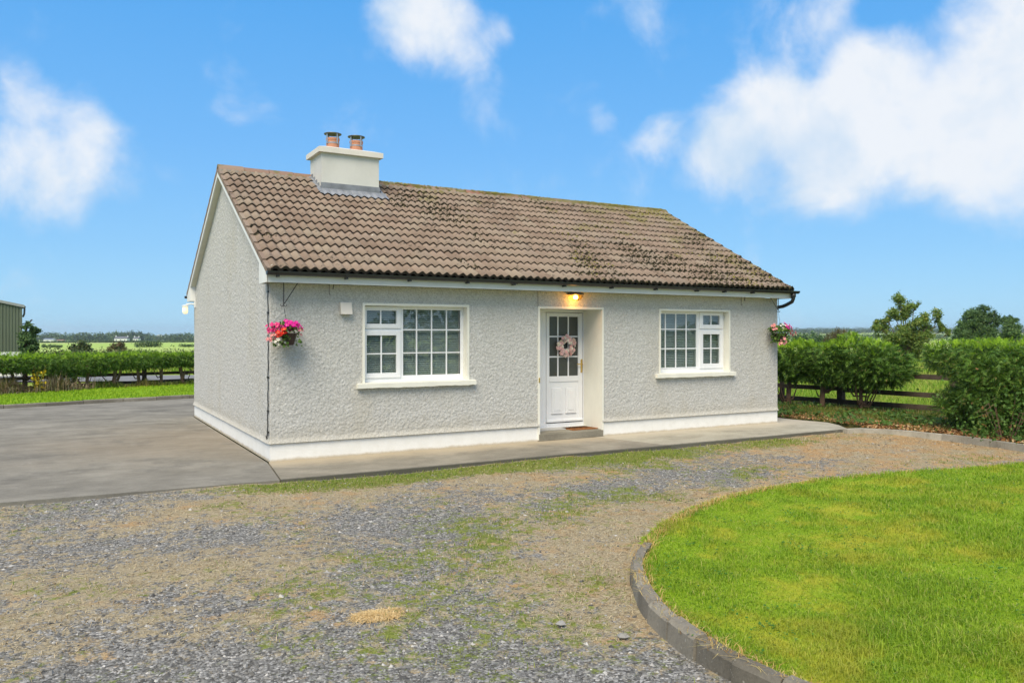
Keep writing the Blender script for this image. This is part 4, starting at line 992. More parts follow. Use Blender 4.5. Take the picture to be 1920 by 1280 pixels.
# ------------------------------------------------------------------ planting helpers
def unit(v): return v / (np.linalg.norm(v, axis=-1, keepdims=True) + 1e-9)
def leafquads(C, size, r, nrm=None, asp=.55):
    n = len(C); u = unit(r.standard_normal((n, 3))); 
    if nrm is None: q = unit(r.standard_normal((n, 3)))
    else: q = unit(nrm + .8 * r.standard_normal((n, 3)))
    u = unit(u - (u * q).sum(1, keepdims=True) * q); v = np.cross(q, u); s = (np.asarray(size) * np.ones(n))[:, None]
    V = np.stack([C - u * s * .5, C + v * s * asp * .5 - u * s * .05, C + u * s * .5 + q * s * .06, C - v * s * asp * .5 - u * s * .05], 1).reshape(-1, 3)
    return V, np.arange(4 * n).reshape(-1, 4)
SPR = []
for t, ang, ln in ((.05, 0, 1.0), (.15, .75, .42), (.15, -.75, .42), (.38, .65, .40), (.38, -.65, .40), (.62, .5, .30), (.62, -.5, .30)):
    d = np.array([math.cos(ang), math.sin(ang)]); p = np.array([-d[1], d[0]]) * .055; a = np.array([t, 0])
    SPR.append((a - p, a + p, a + d * ln))
SPR = np.array(SPR)                                             # (7,3,2)
def sprays(C, D, size, r):
    n = len(C); D = unit(D); S = unit(np.cross(D, unit(r.standard_normal((n, 3))))); Nn = np.cross(D, S)
    s = (np.asarray(size) * np.ones(n))[:, None, None, None]
    a = SPR[None, :, :, 0:1]; b = SPR[None, :, :, 1:2]
    P = C[:, None, None, :] + s * (a * D[:, None, None, :] + b * S[:, None, None, :] + (.12 * np.abs(b) - .10 * a * a) * Nn[:, None, None, :])
    P[..., 2] -= (s * .18 * a * a)[..., 0]
    return P.reshape(-1, 3), np.arange(n * 21).reshape(-1, 3)
def blades(P, h, w, r, lean=.5, bend=.35):
    n = len(P); a = r.uniform(0, 2 * math.pi, n); side = np.stack([np.cos(a), np.sin(a), 0 * a], 1); fwd = np.stack([-np.sin(a), np.cos(a), 0 * a], 1)
    l = np.abs(r.normal(0, lean, n))[:, None]; h = (np.asarray(h) * np.ones(n))[:, None]; w = (np.asarray(w) * np.ones(n))[:, None]
    up = np.array([0, 0, 1.]); m = P + h * .55 * (up + fwd * l * .6); t = P + h * (up * (1 - .25 * l) + fwd * l * (1 + bend))
    V = np.stack([P - side * w * .5, P + side * w * .5, m + side * w * .42, t, m - side * w * .42], 1).reshape(-1, 3)
    b = np.arange(n)[:, None] * 5
    return V, np.vstack([np.hstack([b, b + 1, b + 2]), np.hstack([b, b + 2, b + 4]), np.hstack([b + 4, b + 2, b + 3])])
def merge(parts):
    Vs, Fs, Ms, b = [], [], [], 0
    for V, F, m in parts: Vs.append(V); Fs.append(F + b); Ms.append(np.full(len(F), m)); b += len(V)
    return np.vstack(Vs), np.vstack(Fs), np.concatenate(Ms)
def sph(r, n): return unit(r.standard_normal((n, 3)))

# ------------------------------------------------------------------ loose stones, straw and grass on the drive
r = np.random.default_rng(41)
def scatter(n, x0, x1, y0, y1, p):
    x = r.uniform(x0, x1, n); y = r.uniform(y0, y1, n); k = r.random(n) < p(x, y); x, y = x[k], y[k]
    P = np.stack([x, y, ghz(x, y)], 1); k = visible(P) & ~inpoly(x, y, LAWN) & (y < -1.52); return P[k]
def camd(x, y): return np.hypot(x - CAM[0], y - CAM[1])
OCT = np.array([(1, 0, 0), (0, 1, 0), (-1, 0, 0), (0, -1, 0), (0, 0, .6), (.5, .5, -.5)], float)
OF = np.array([(0, 1, 4), (1, 2, 4), (2, 3, 4), (3, 0, 4)])
def stones(P, s, r):
    n = len(P); a = r.uniform(0, 6.28, n); V = np.zeros((n, 5, 3)); jit = r.uniform(.6, 1.25, (n, 5, 3)); el = r.uniform(.55, 1, n)
    for j in range(5):
        q = OCT[j] * jit[:, j]; x = q[:, 0]; y = q[:, 1] * el
        V[:, j] = np.stack([x * np.cos(a) - y * np.sin(a), x * np.sin(a) + y * np.cos(a), q[:, 2] - .12], 1) * s[:, None]
    V[:, 4, :2] += r.normal(0, .25, (n, 2)) * s[:, None]
    V += P[:, None]; F = OF[None] + (np.arange(n) * 5)[:, None, None]; return V.reshape(-1, 3), F.reshape(-1, 3)
def pst(x, y):
    st, gr = zones(x, y); d = camd(x, y); return np.clip(1.15 - 1.25 * st - .8 * gr, .10, 1) * np.clip((5.0 / d) ** 1.6, .03, 1)
P = scatter(240000, -8, 13, -10.5, -1.5, pst)
s = np.exp(r.normal(math.log(.0095), .45, len(P))) * (1 + .04 * camd(P[:, 0], P[:, 1])); s = np.clip(s, .004, .036)
V, F = stones(P, s, r); fast('loose_gravel', V, F, m_stone, kind='stuff', label='loose grey gravel scattered over the drive', cat='gravel')
def psw(x, y):
    st, gr = zones(x, y); d = camd(x, y); return np.clip(st * 1.5 - .42, .0, 1) * np.clip((5.5 / d) ** 1.5, .05, 1)
P = scatter(240000, -8, 13, -10.5, -1.5, psw); d = camd(P[:, 0], P[:, 1])
V, F = blades(P, r.uniform(.006, .022, len(P)) * (1 + .04 * d), .0026 * (1 + .12 * d), r, lean=3.2)
fast('dry_grass', V, F, m_straw, kind='stuff', label='dry straw coloured grass matted over the drive', cat='grass')
def pgr(x, y):
    st, gr = zones(x, y); d = camd(x, y); return np.clip(gr * 1.7 - .5, 0, 1) * np.clip((6.5 / d) ** 1.3, .08, 1)
P = scatter(300000, -8, 13, -10.5, -1.5, pgr); d = camd(P[:, 0], P[:, 1])
V, F = blades(P, r.uniform(.012, .04, len(P)) * (1 + .03 * d), .003 * (1 + .10 * d), r, lean=.9)
fast('drive_weeds', V, F, blademat('weed_blades', [(0, (.12, .20, .02)), (.6, (.20, .31, .03)), (1, (.34, .36, .08))], (.32, .29, .09), .7), kind='stuff', label='green moss and weeds growing in the drive by the pavement', cat='weeds')
# straw heap in the foreground
a = np.array([(1, 2)])
n = 2600; th = r.uniform(0, 2 * math.pi, n); q = np.sqrt(r.random(n)); hx, hy = -.78 + .165 * q * np.cos(th) * (1 + .15 * np.sin(3 * th)), -6.52 + .12 * q * np.sin(th) * (1 + .2 * np.cos(2 * th + 1))
k = ~((hx > -.74) & (np.abs(hy + 6.50 + .15 * (hx + .7)) < .022)); hx, hy = hx[k], hy[k]
P = np.stack([hx, hy, ghz(hx, hy) + .012 * (1 - q[k])], 1); V, F = blades(P, r.uniform(.008, .022, len(P)), .004, r, lean=2.6)
fast('straw_patch', V, F, islandmat('straw_patch_straw', [(0, (.50, .33, .13)), (.5, (.66, .47, .21)), (1, (.76, .60, .34))], .9, .1), label='small patch of pale orange dead grass alone in the grey gravel', cat='dead grass', kind='stuff')
# a few bigger pale stones that read singly
sm = MB().lathe([(0, -.3), (.7, -.2), (1.0, .15), (.55, .75), (0, .85)], k=5); sm.v = [(a * random.uniform(.7, 1.3), b * random.uniform(.7, 1.3), c * random.uniform(.7, 1.2)) for a, b, c in sm.v]; sm = sm.mesh('stone'); sm.materials.append(plain('pale_stone', (.29, .285, .27), .85, .2))
for (px, py, s, lab) in ((1168, 1196, .04, 'pale grey stone lying in the straw beside the lawn kerb'), (1052, 1172, .035, 'grey flat stone on the gravel left of the lawn kerb'), (840, 1143, .02, 'small white chip of stone in the middle of the drive')):
    d = 1493.5 * (CAM[2] - GZ) / (py - 626); p = at(px, d, GZ + .008)
    o = link('stone', sm.copy(), None, None, p, label=lab, cat='stone'); o.scale = (s, s * .7, s * .75); o.rotation_euler = (0, 0, px)

# ------------------------------------------------------------------ lawn blades
def lawn_blades(poly, n, x0, x1, y0, y1, z, hfun, wk, pw, d0, far):
    x = r.uniform(x0, x1, n); y = r.uniform(y0, y1, n); d = camd(x, y); k = r.random(n) < np.clip((d0 / d) ** pw, far, 1); x, y = x[k], y[k]
    P = np.stack([x, y, z + 0 * x], 1); k = visible(P, 500, 400) & inpoly(x, y, poly); P = P[k]; d = camd(P[:, 0], P[:, 1])
    P[:, 2] += .006 * N_mid(P[:, 0], P[:, 1]) + .006 * N_big(P[:, 0], P[:, 1]) - .004
    return P, d
P, d = lawn_blades(LIN, 1500000, .3, 15, -11.5, -4.8, .045, None, 0, 1.7, 3.6, .05)
tuft = np.clip(1 + .30 * N_m2(P[:, 0], P[:, 1]) + .2 * N_small(P[:, 0], P[:, 1]), .45, 1.9)
V, F = blades(P, r.uniform(.022, .052, len(P)) * tuft, .0030 * (1 + .12 * d), r, lean=.65)
print('lawn blades', len(P))
fast('lawn_grass', V, F, m_blade, kind='stuff', label='bright green mown grass inside the curved kerb', cat='grass')
# dry fringe along the kerb edge
tt = r.uniform(0, 1, 9000); E_ = inset(LKs, .085); ii = (tt * (len(E_) - 1)).astype(int); P = np.stack([E_[ii, 0], E_[ii, 1], np.full(len(ii), .05)], 1) + r.normal(0, .035, (len(ii), 3)) * [1, 1, .1]
dn_ = np.clip(1.2 - np.abs(P[:, 0] - 1.6) * .2, .2, 1); P = P[(r.random(len(P)) < dn_) & visible(P)]; V, F = blades(P, r.uniform(.03, .07, len(P)), .0042, r, lean=.9)
fast('kerb_fringe', V, F, islandmat('fringe_straw', [(0, (.40, .22, .07)), (.5, (.52, .36, .13)), (1, (.55, .48, .20))], .9, .1), kind='stuff', label='dry yellow grass fringe along the lawn kerb', cat='grass')
# clover and broad weeds in the lawn
cx_ = r.uniform(.6, 9, 420); cy_ = r.uniform(-11, -5.2, 420); k = inpoly(cx_, cy_, LIN); cx_, cy_ = cx_[k], cy_[k]; C = []
for a_, b_ in zip(cx_, cy_):
    m_ = r.integers(5, 16); C.append(np.stack([a_ + r.normal(0, .05, m_), b_ + r.normal(0, .05, m_), r.uniform(.055, .085, m_)], 1))
C = np.vstack(C); V, F = leafquads(C, r.uniform(.014, .030, len(C)), r, np.array([[0, 0, 2.5]]), .8)
fast('lawn_clover', V, F, leaf_mat('clover_leaves', [(0, (.05, .15, .02)), (.7, (.10, .24, .03)), (1, (.20, .34, .05))], .3), kind='stuff', label='clover and small broad weeds dotted through the mown lawn', cat='weeds')
# left strip
x = r.uniform(-14, 9, 90000); y = r.uniform(9.5, 21, 90000); k = inpoly(x, y, LS); P = np.stack([x[k], y[k], np.full(k.sum(), .045)], 1)
V, F = blades(P, r.uniform(.05, .10, len(P)), .022, r, lean=.5); fast('strip_grass', V, F, m_blade2, kind='stuff', label='bright green mown grass strip behind the concrete yard', cat='grass')
# verge growth on the right: grass, ferns, leaf litter
x = r.uniform(10.9, 15.5, 60000); y = r.uniform(-7.5, 4.5, 60000); k = inpoly(x, y, VER); x, y = x[k], y[k]
dk = np.minimum(dist_poly(x, y, RKs[::15]), dist_poly(x, y, np.array([(11.0, .8), (11.1, -.5), (10.75, -1.4)])))
k = r.random(len(x)) < np.clip(.12 + .5 * N_m2(x, y) + .55 * sstep(.35, 1.3, dk), 0, 1); x, y, dk = x[k], y[k], dk[k]
k = ~((x < 11.14) & (y > -1.5)); x, y, dk = x[k], y[k], dk[k]
P = np.stack([x, y, 0 * x], 1); V, F = blades(P, r.uniform(.03, .11, len(P)) + .11 * sstep(.6, 1.8, dk) * r.random(len(P)), .011, r, lean=1.0)
fast('verge_grass', V, F, m_vblade, kind='stuff', label='rough dark green grass under the right hand hedge', cat='grass')
x = r.uniform(10.8, 13.6, 24000); y = r.uniform(-7.5, 2.5, 24000); k = inpoly(x, y, VER); x, y = x[k], y[k]
dk = dist_poly(x, y, np.vstack([[(11.05, .5), (11.1, -.5), (10.8, -1.4)], RKs[::15]])); k = r.random(len(x)) < np.clip(1.15 - dk * .55, .15, 1); k &= ~((x < 11.12) & (y > -1.5)); x, y = x[k], y[k]
P = np.stack([x, y, .02 + .03 * r.random(len(x))], 1); V, F = leafquads(P, r.uniform(.03, .085, len(P)), r, np.array([[0, 0, 1.2]]), .5)
fast('leaf_litter', V, F, m_litter, kind='stuff', label='brown dead leaves and clippings along the pale kerb', cat='dead leaves')
x = r.uniform(11.1, 13.6, 5200); y = r.uniform(-6.5, 3.0, 5200); k = inpoly(x, y, VER) & (N_m2(x * 1.3, y * 1.3) > .35); x, y = x[k], y[k]
P = np.stack([x, y, r.uniform(.03, .16, len(x))], 1); V, F = leafquads(P, r.uniform(.05, .12, len(P)), r, np.array([[-.2, -.4, 1.0]]), .6)
fast('verge_weeds', V, F, m_bram, kind='stuff', label='low leafy green weeds between the pale kerb and the right hedge', cat='weeds')
# field beyond the right fence
n = 130000; px = r.uniform(1380, 2050, n); dd = r.uniform(18.5, 60, n) ; pos = CAM[None] + FW[None] * dd[:, None] + RT[None] * ((px - 960) / FPX * dd)[:, None]
k = (pos[:, 0] > 14.3 + .0 * pos[:, 1]) & (r.random(n) < np.clip(26 / dd, .1, 1)); pos = pos[k]; dd = dd[k]; pos[:, 2] = hterr(pos[:, 0], pos[:, 1])
V, F = blades(pos, r.uniform(.10, .30, len(pos)), .0011 * dd, r, lean=.5); fast('field_grass', V, F, m_fblade, kind='stuff', label='long yellow green field grass behind the right fence', cat='grass')
n = 60000; px = r.uniform(-120, 520, n); dd = r.uniform(38.5, 75, n); pos = CAM[None] + FW[None] * dd[:, None] + RT[None] * ((px - 960) / FPX * dd)[:, None]
pos[:, 2] = hterr(pos[:, 0], pos[:, 1]); V, F = blades(pos, r.uniform(.15, .4, n), .0012 * dd, r, lean=.5)
fast('field_grass', V, F, m_fblade, kind='stuff', label='long yellow green grass beyond the lane on the left', cat='grass')

# ------------------------------------------------------------------ hanging baskets
def basket(name, c, label, seed, mix_, nfl, spread, hookz, hookp):
    r = np.random.default_rng(seed); root = empty(name, c, label=label, cat='hanging basket', group='hanging flower baskets on the front wall')
    pot = MB().lathe([(.0, -.155), (.085, -.155), (.098, -.14), (.103, -.11), (.108, -.105), (.113, -.075), (.118, -.07), (.124, -.04), (.129, -.035), (.138, .0), (.145, .005), (.145, .015), (.13, .015), (.11, -.05)], k=22)
    pot.build('pot', plain('wicker_plastic', (.045, .022, .018), .6, .4, var=.4, scale=30), root)
    hp = np.array(hookp) - np.array(c)
    MB().tube([tuple(hp), (.0, 0, .16)], .0035, 5).tube([(0, 0, .16), (.12, .05, .01)], .003, 5).tube([(0, 0, .16), (-.12, .05, .01)], .003, 5).tube([(0, 0, .16), (0, -.13, .01)], .003, 5).build('chain', m_iron, root)
    n = 620; d = sph(r, n); d[:, 2] = np.abs(d[:, 2]) * .9 - .12; q = r.random(n) ** .4
    C = d * q[:, None] * np.array(spread) + [0, 0, .07]
    tr = r.random(n) < .30; ang = np.where(r.random(n) < .7, r.uniform(2.6, 4.6, n), r.uniform(0, 6.28, n)); rad = r.uniform(.13, .21, n); drop = r.uniform(-.17, .05, n)
    C[tr] = np.stack([rad * np.cos(ang), rad * np.sin(ang) * .8, drop], 1)[tr]
    V, F = leafquads(C, r.uniform(.03, .062, n), r, d + [0, 0, .4], .7)
    fast('foliage', V, F, leaf_mat('basket_leaves', [(0, (.04, .11, .02)), (.6, (.09, .19, .03)), (1, (.26, .34, .10))], .3), root)
    for (msh, w_, cen) in mix_:
        for i in range(int(nfl * w_)):
            d1 = sph(r, 1)[0]; d1[1] = -abs(d1[1]); p = np.array(cen) + d1 * np.array([.09, .07, .06]) * r.uniform(.5, 1.2)
            o = bpy.data.objects.new('flower', msh); col.objects.link(o); o.parent = root; o.location = p
            nn = unit(np.array([p[0], p[1] - .12, .12 + p[2] * .5]) + .05 * r.standard_normal(3)); o.rotation_euler = Vector(nn).to_track_quat('Z', 'Y').to_euler()
            s = r.uniform(.75, 1.15); o.scale = (s, s, s)
    return root
basket('hanging_basket', (.183, -.2, 1.815), 'hanging basket of pink, magenta and red flowers near the left corner of the house', 61,
       [(fm_hot, .34, (.0, -.08, .13)), (fm_hot, .12, (.08, -.08, .12)), (fm_pink, .34, (-.20, -.04, .09)), (fm_red, .16, (-.10, -.11, .03)), (fm_pale, .12, (-.22, -.05, -.02)), (fm_pale, .10, (.18, -.05, .03)), (fm_white, .14, (-.15, -.09, -.10))], 64, (.22, .17, .15), 2.2, (.138, -.2, 2.205))
basket('hanging_basket', (10.07, -.2, 1.815), 'hanging basket of pale pink flowers at the far right corner of the house', 62,
       [(fm_hot, .16, (.05, -.08, .15)), (fm_pale, .34, (.20, -.10, .03)), (fm_pink, .20, (.16, -.08, .10)), (fm_pale, .12, (-.24, -.05, .13)), (fm_white, .12, (.0, -.08, .18)), (fm_pale, .12, (-.05, -.10, -.15))], 50, (.30, .19, .19), 2.26, (10.017, -.2, 2.26))

# ------------------------------------------------------------------ fences
def fence(label, pts, posts, wide, hts, bh, top):
    root = empty('post_and_rail_fence', (*pts[0], 0), label=label, cat='fence', group='dark post and rail fences around the plot')
    o0 = np.array(pts[0])
    P = spline(np.array(pts), .05); s = np.concatenate([[0], np.cumsum(np.hypot(*np.diff(P, axis=0).T))])
    at_ = lambda t: np.array([np.interp(t, s, P[:, 0]), np.interp(t, s, P[:, 1])])
    sp = []
    for px in posts:
        xx, yy, _ = project(np.hstack([P, np.zeros((len(P), 1))])); sp.append(s[np.argmin(np.abs(xx - px))])
    rr_ = np.random.default_rng(len(pts))
    for q, wd in zip(sp, wide):
        c = at_(q) - o0; z1 = top + rr_.normal(0, .015)
        MB().box(c[0] - wd / 2, c[0] + wd / 2, c[1] - wd / 2, c[1] + wd / 2, -.2, z1, ch=.01).build('post', m_fence, root)
    for a, b in zip(sp[:-1], sp[1:]):
        for h in hts:
            p = at_(a) - o0; q = at_(b) - o0; t = unit(q - p); nn = np.array([t[1], -t[0]]); off = nn * .075 * np.sign((CAM[:2] - at_(a)) @ nn)
            p = p + off + t * .004; q = q + off - t * .004; dz = rr_.normal(0, .012, 2); th = nn * .017
            vs = [(*(p - th), h - bh / 2 + dz[0]), (*(p + th), h - bh / 2 + dz[0]), (*(p + th), h + bh / 2 + dz[0]), (*(p - th), h + bh / 2 + dz[0]),
                  (*(q - th), h - bh / 2 + dz[1]), (*(q + th), h - bh / 2 + dz[1]), (*(q + th), h + bh / 2 + dz[1]), (*(q - th), h + bh / 2 + dz[1])]
            MB().poly(vs, [(0, 1, 2, 3), (7, 6, 5, 4), (0, 4, 5, 1), (1, 5, 6, 2), (2, 6, 7, 3), (3, 7, 4, 0)]).build('board', m_fence, root)
    return root
fence('dark wooden post and rail fence showing through the hedge right of the house', [(13.75, 5.2), (13.9, 3.24), (14.07, 1.4), (14.24, -.41), (14.42, -3.0), (14.5, -6.0)], [1412, 1466, 1578, 1790, 2000, 2150], [.10, .10, .15, .13, .13, .13], (.17, .47, .86), .11, .98)
fence('dark wooden post and rail fence under the long hedge left of the house', [tuple(p + np.array([-.02, .12])) for p in FL], [-300, -170, -70, 46, 140, 270, 395, 520], [.14] * 8, (.19, .46, .75), .10, .86)

# ------------------------------------------------------------------ conifer hedging, shrub by shrub
def conifer(label, c, hx, hy, lumps, n, size, group, trunk=True, young=.22, seed=0, branches=5, yaw=0.0, ny=None):
    """lumps: (dx along hedge, dz centre, rx, ry, rz) superellipsoids in the shrub's own frame"""
    r = np.random.default_rng(seed + 100); root = empty('hedge_shrub', (c[0], c[1], 0), label=label, cat='hedge', group=group)
    ax = np.array([math.cos(yaw), math.sin(yaw), 0]); ay = np.array([-math.sin(yaw), math.cos(yaw), 0]); az = np.array([0, 0, 1.])
    parts = []; tot = sum(l[2] * l[4] for l in lumps); ztop = max(l[1] + l[4] for l in lumps)
    for (dx, dz, rx, ry, rz) in lumps:
        m = int(n * rx * rz / tot); d = sph(r, m); p_ = 3.6; e = d / ((np.abs(d) ** p_).sum(1) ** (1 / p_))[:, None]
        lump = 1 + .16 * N_mid((e[:, 0] * rx + seed * 3.1 + e[:, 1]) * 1.4, (e[:, 2] * rz + seed * 1.7) * 1.4) + .06 * N_small(e[:, 0] * rx + seed, e[:, 2] * rz + e[:, 1])
        q = (1 - .55 * r.random(m) ** 2.6) * lump
        loc = e * q[:, None] * np.array([rx, ry, rz]); P = loc[:, :1] * ax + loc[:, 1:2] * ay + (loc[:, 2:3] + dz) * az + dx * ax
        nrm = unit(e ** 3); N3 = nrm[:, :1] * ax + nrm[:, 1:2] * ay + nrm[:, 2:3] * az
        D_ = N3 * .9 + np.array([0, 0, .15]) + .65 * r.standard_normal((m, 3))
        top = (P[:, 2] > ztop - .10 - .08 * r.random(m)) & (e[:, 2] > .6) & (r.random(m) < .75)
        V, F = sprays(P[~top], D_[~top], size * r.uniform(.7, 1.3, (~top).sum()), r); parts.append((V, F, 0))
        k = r.random(len(P)) < young * np.clip((P[:, 2] - (ztop - .55)) / .5, 0, 1) * (q > .9); Py = np.vstack([P[top], P[k]])
        if len(Py):
            Dy = np.array([0, 0, 1.0]) + .45 * r.standard_normal((len(Py), 3)) + .3 * np.vstack([N3[top], N3[k]])
            V, F = sprays(Py, Dy, size * r.uniform(.6, 1.1, len(Py)), r); parts.append((V, F, 1))
    V, F, mi = merge(parts); fast('foliage', V, F, [m_con, m_cony], root, mi=mi)
    if trunk:
        zb = min(l[1] for l in lumps); tb = MB(); w_ = .055 * r.uniform(.8, 1.3)
        tb.tube([(0, 0, -.1), (.02 * r.normal(), .02 * r.normal(), .25), (.05 * r.normal(), .03 * r.normal(), .6 * zb + .2), (0, 0, zb + .1)], [w_ * 1.35, w_, w_ * .9, w_ * .5], 8)
        tb.build('trunk', m_barkr, root, smooth=True); bb = MB()
        for i in range(branches):
            a = r.uniform(0, 6.28); l = r.uniform(.3, .75) * lumps[0][2]; z0 = r.uniform(.15, .55) * zb
            e = ax * l * math.cos(a) + ay * .5 * lumps[0][3] * math.sin(a)
            bb.tube([(0, 0, z0), tuple(e * .45 + az * (z0 - .05 * r.random())), tuple(e * .8 + az * (z0 + .35 * (zb - z0))), tuple(e + az * zb)], [.026, .02, .014, .007], 6)
        bb.build('branches', m_barkr, root, smooth=True)
    return root
hyaw = math.radians(-84)
GR = 'clipped conifer shrubs of the right hand hedge'; GLh = 'clipped conifer shrubs of the left hand hedge'
def hp(px, depth): p = at(px, depth); return (p[0], p[1])
ry_ = math.atan2(-.41 - 3.24, 14.24 - 13.9)
conifer('clipped conifer shrub hard against the right end wall of the house', hp(1478, 19.6), 0, 0, [(0, 1.20, .62, .55, .36), (.1, .92, .45, .4, .2)], 2500, .18, GR, seed=1, yaw=ry_)
conifer('clipped conifer shrub with a thin bare stem, second from the house wall', hp(1543, 19.1), 0, 0, [(0, 1.21, .62, .55, .38), (0, .9, .5, .4, .22)], 2600, .18, GR, seed=2, yaw=ry_)
conifer('wide spreading conifer shrub with thick trunk and feathery side by the hedge gap', hp(1615, 18.5), 0, 0, [(-.05, 1.24, .66, .6, .40), (.42, 1.10, .52, .5, .34), (.80, .98, .30, .4, .20), (.1, .88, .6, .45, .2)], 5000, .19, GR, seed=3, yaw=ry_, branches=9)
conifer('dense conifer shrub right of the hedge gap, reaching to the ground', hp(1836, 14.9), 0, 0, [(-.20, 1.38, .78, .6, .28), (.16, 1.0, .46, .55, .36), (-.06, .52, .66, .55, .28)], 4800, .16, GR, seed=4, yaw=ry_, branches=2)
conifer('conifer shrub at the right edge of the picture with brambles below', hp(1905, 14.2), 0, 0, [(0, 1.32, .62, .62, .36), (0, .9, .58, .6, .45), (0, .45, .5, .5, .3)], 4600, .16, GR, seed=5, yaw=ry_, branches=2)
conifer('conifer shrub mostly beyond the right edge of the picture', hp(1995, 13.6), 0, 0, [(0, 1.32, .62, .62, .36), (0, .8, .6, .6, .5)], 3200, .14, GR, seed=6, yaw=ry_, branches=0)
# brambles in the right hedge
r = np.random.default_rng(77)
br = empty('bramble', (*hp(1885, 13.55), 0), label='bramble with broad toothed leaves low in the right hand hedge', cat='bramble')
n = 1100; C = np.stack([r.normal(0, .42, n), r.normal(0, .5, n), np.abs(r.normal(.35, .34, n)) + .05], 1); V, F = leafquads(C, r.uniform(.03, .075, n), r, np.array([[-.3, -.4, .4]]), .7)
fast('leaves', V, F, m_bram, br)
st_ = MB()
for i in range(9):
    a = r.uniform(0, 6.28); st_.tube([(.1 * math.cos(a), .1 * math.sin(a), 0), (.3 * math.cos(a), .35 * math.sin(a), r.uniform(.4, .8)), (.55 * math.cos(a), .6 * math.sin(a), r.uniform(.2, .6))], [.008, .006, .003], 5)
st_.build('stems', m_barkr, br)
# left hedge
lab = ['leftmost clipped shrub of the left hedge, in front of the green shed', 'clipped shrub of the left hedge standing below the green shed corner', 'clipped shrub of the left hedge above the yellow flowers', 'clipped shrub of the left hedge above the brown dead grass',
       'clipped shrub of the left hedge where the dead grass ends', 'clipped shrub of the left hedge with a twisted multiple trunk', 'clipped shrub of the left hedge below the white farmhouse', 'clipped shrub of the left hedge beside the thick fence post', 'clipped shrub of the left hedge second from the house gable', 'clipped shrub of the left hedge nearest the house gable', 'clipped shrub of the left hedge hidden by the house gable']
FLs = spline(FL, .05); flx, fly, fld = project(np.hstack([FLs, np.full((len(FLs), 1), .8)]))
for i, px in enumerate((-25, 14, 58, 104, 152, 203, 248, 292, 330, 362, 400)):
    j = np.argmin(np.abs(flx - px)); p = FLs[j] + np.array([.15, -.35]); t = FLs[min(j + 1, len(FLs) - 1)] - FLs[j]
    zb = .94 if i not in (3, 4) else .86
    conifer(lab[i], p, 0, 0, [(0, zb, .62, .42, 1.13 - zb), (0, zb - .15, .30, .3, .06)] + ([(.1, .55, .4, .3, .2)] if i in (3,) else []), 1500, .14, GLh, seed=20 + i, yaw=math.atan2(t[1], t[0]), branches=6 if i == 5 else 3, young=.12)
# dead grass, weeds and yellow flowers at the foot of the left hedge
def hedgefoot(px0, px1, n, off, h0, h1, w, lean, m, name, label, cat, kind='stuff'):
    px = r.uniform(px0, px1, n); P = np.zeros((n, 3))
    jj = np.argmin(np.abs(flx[None, :] - px[:, None]), 1); P[:, :2] = FLs[jj] + r.normal(0, .16, (n, 2)) + np.array(off); P[:, 2] = .03
    clump = np.clip(1 + .35 * N_m2(P[:, 0] * 1.5, P[:, 1]), .3, 1.6); V, F = blades(P, r.uniform(h0, h1, n) * clump, w, r, lean=lean)
    return fast(name, V, F, m, kind=kind, label=label, cat=cat)
hedgefoot(-60, 142, 3600, (.15, -.6),   .16, .58, .018, .75, m_straw, 'dead_grass', 'tall brown dead grass under the left hedge', 'dead grass')
hedgefoot(142, 420, 2600, (.15, -.45), .08, .30, .02, .5, m_vblade, 'hedge_grass', 'rough grass at the foot of the left hedge', 'grass')
hedgefoot(-60, 60, 500, (.15, -.5), .2, .6, .03, .4, m_vblade, 'hedge_grass', 'green weeds at the left end of the left hedge', 'grass')
j = np.argmin(np.abs(flx - 61)); yf = empty('yellow_flowers', (*(FLs[j] + np.array([.15, -.78])), 0), label='yellow flowering plant growing in the left hedge', cat='plant')
n = 120; zz_ = r.uniform(.08, .72, n); C = np.stack([r.normal(0, .10, n) + .12 * (zz_ - .3), r.normal(0, .1, n), zz_], 1)
V, F = leafquads(C, r.uniform(.05, .10, n), r, np.array([[-.5, -.8, .4]]), .8); fast('blossom', V, F, leaf_mat('yellow_petals', [(0, (.70, .48, .02)), (1, (.80, .62, .04))], .3), yf)
st_ = MB()
for i in range(8): st_.tube([(r.normal(0, .05), r.normal(0, .05), 0), (r.normal(0, .09), r.normal(0, .09), .45), (r.normal(.05, .12), r.normal(0, .1), .85)], .008, 5)
st_.build('stems', m_vblade, yf)

